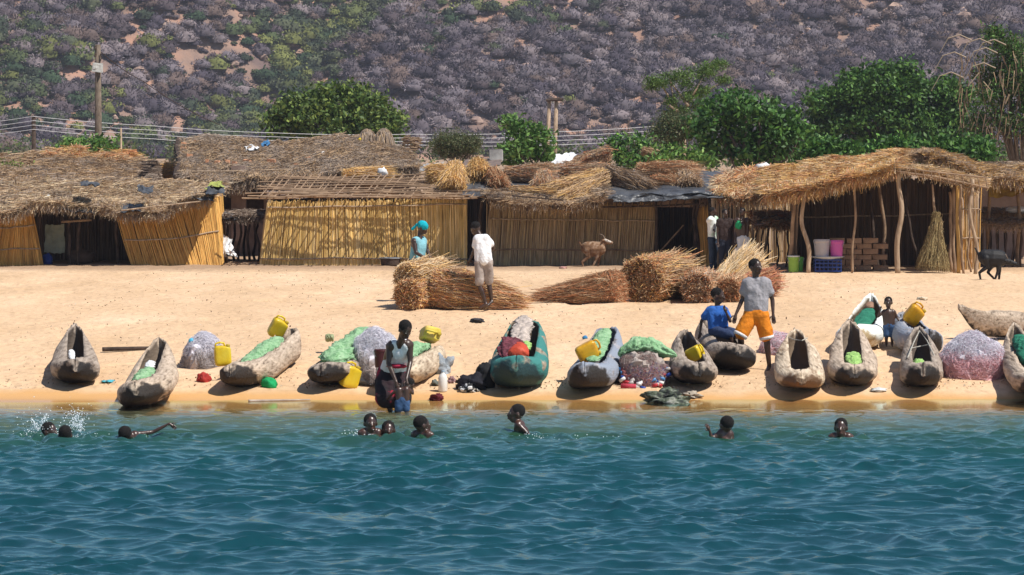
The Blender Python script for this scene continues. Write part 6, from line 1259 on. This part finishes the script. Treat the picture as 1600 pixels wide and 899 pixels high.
# ================================================================== GOATS
def goat(label, Y, hip, shl, head, hooves, mats, k=1.0, horn=True):
    P = lambda a: W(a[0], a[1], Y + (a[2] if len(a) > 2 else 0)); h_, s_, hd = P(hip), P(shl), P(head)
    root = thing('goat', label, 'goat', Vector((h_.lerp(s_, .5).x, Y, gz(Y)))); m = MB(); c = m.cap
    d = (s_ - h_).normalized(); u = Vector((0, 0, 1)); fd = Vector((math.copysign(1, hd.x - s_.x), -.25, -.25)).normalized()
    c(h_, h_.lerp(s_, .5) - u * .02 * k, .115 * k, .135 * k); c(h_.lerp(s_, .5) - u * .02 * k, s_ - u * .02 * k, .135 * k, .125 * k); nb_ = s_ + d * .05; c(nb_, hd - fd * .03, .085 * k, .05 * k)
    c(hd, hd + fd * .12 * k, .05 * k, .028 * k); c(h_ - d * .1 * k + u * .05, h_ - d * .15 * k + u * .13 * k, .02 * k, .012 * k)
    for q in (-1, 1): c(hd - fd * .02 + Vector((0, q * .04 * k, .02)), hd - fd * .06 + Vector((0, q * .10 * k, .0)), .018 * k, .010 * k)
    for i, hf in enumerate(hooves):
        top = (h_ if i < 2 else s_) + Vector((0, (.06 if i % 2 else -.06) * k, -.04)); f_ = P(hf); f_.y = Y + (.07 if i % 2 else -.07) * k
        if i < 2: kn = top.lerp(f_, .35) + d * .05 * k; hk_ = top.lerp(f_, .66) - d * .045 * k; c(top, kn, .075 * k, .04 * k); c(kn, hk_, .038 * k, .02 * k); c(hk_, f_ + u * .02, .019 * k, .016 * k)
        else: kn = top.lerp(f_, .58) + d * .012 * k; c(top, kn, .06 * k, .024 * k); c(kn, f_ + u * .02, .022 * k, .016 * k)
    b = remesh(m, .011, 2)
    for q in (-1, 1): b.ell(hd + fd * .045 * k + Vector((0, q * .042 * k, .02 * k)), .009 * k, n=6, mi=1)
    b.build('body', [mats[0], M['pupil']], root, smooth=True)
    if horn:
        hn_ = MB()
        for q in (-1, 1): a = hd + Vector((0, q * .025 * k, .04 * k)); hn_.tube([a, a + u * .06 * k - d * .03 * k, a + u * .09 * k - d * .09 * k], [.012 * k, .01 * k, .004 * k], 6)
        hn_.build('horns', M['pole'], root)
    if len(mats) > 1: g2 = MB(); g2.cap(hd + Vector((0, -.03 * k, .025)), hd + fd * .10 * k + Vector((0, -.015 * k, .012)), .026 * k, .02 * k, 8); g2.build('face_stripe', mats[1], root, smooth=True)
    hv = MB()
    for i, hf in enumerate(hooves): f_ = P(hf); f_.y = Y + (.07 if i % 2 else -.07) * k; hv.cap(f_ + u * .015, f_ + u * .0, .016 * k, .02 * k, 8)
    hv.build('hooves', M['pupil'], root)
goat('brown goat with a white face stripe standing before the shaded reed wall', 87.2, (918, 388), (936, 387), (945, 377, -.05), [(911, 419), (912, 418), (925, 419), (934, 419)], [M['fur_brown'], M['fur_white']], 1.42)
goat('black goat walking right with lowered head at the right side', 79.8, (1540, 402), (1561, 402), (1574, 409, -.05), [(1531, 437), (1554, 437), (1554, 437), (1562, 438)], [M['fur_black']], 1.55)

# ================================================================== HAZE
hb = MB(); hb.box((0, 640, 130), (1500, 1500, 282)); ho = hb.build('haze', [], origin=(0, 0, 0)); tag(ho, 'thin pale dry season haze over the shore and hillside', 'haze', kind='stuff')
hmz = bpy.data.materials.new('haze'); hmz.use_nodes = True; n = hmz.node_tree.nodes; l = hmz.node_tree.links; n.remove(n['Principled BSDF'])
pv = n.new('ShaderNodeVolumePrincipled'); pv.inputs['Density'].default_value = .00022; pv.inputs['Color'].default_value = (.80, .82, .95, 1); pv.inputs['Anisotropy'].default_value = .2
l.new(pv.outputs[0], n['Material Output'].inputs['Volume']); ho.data.materials.append(hmz)
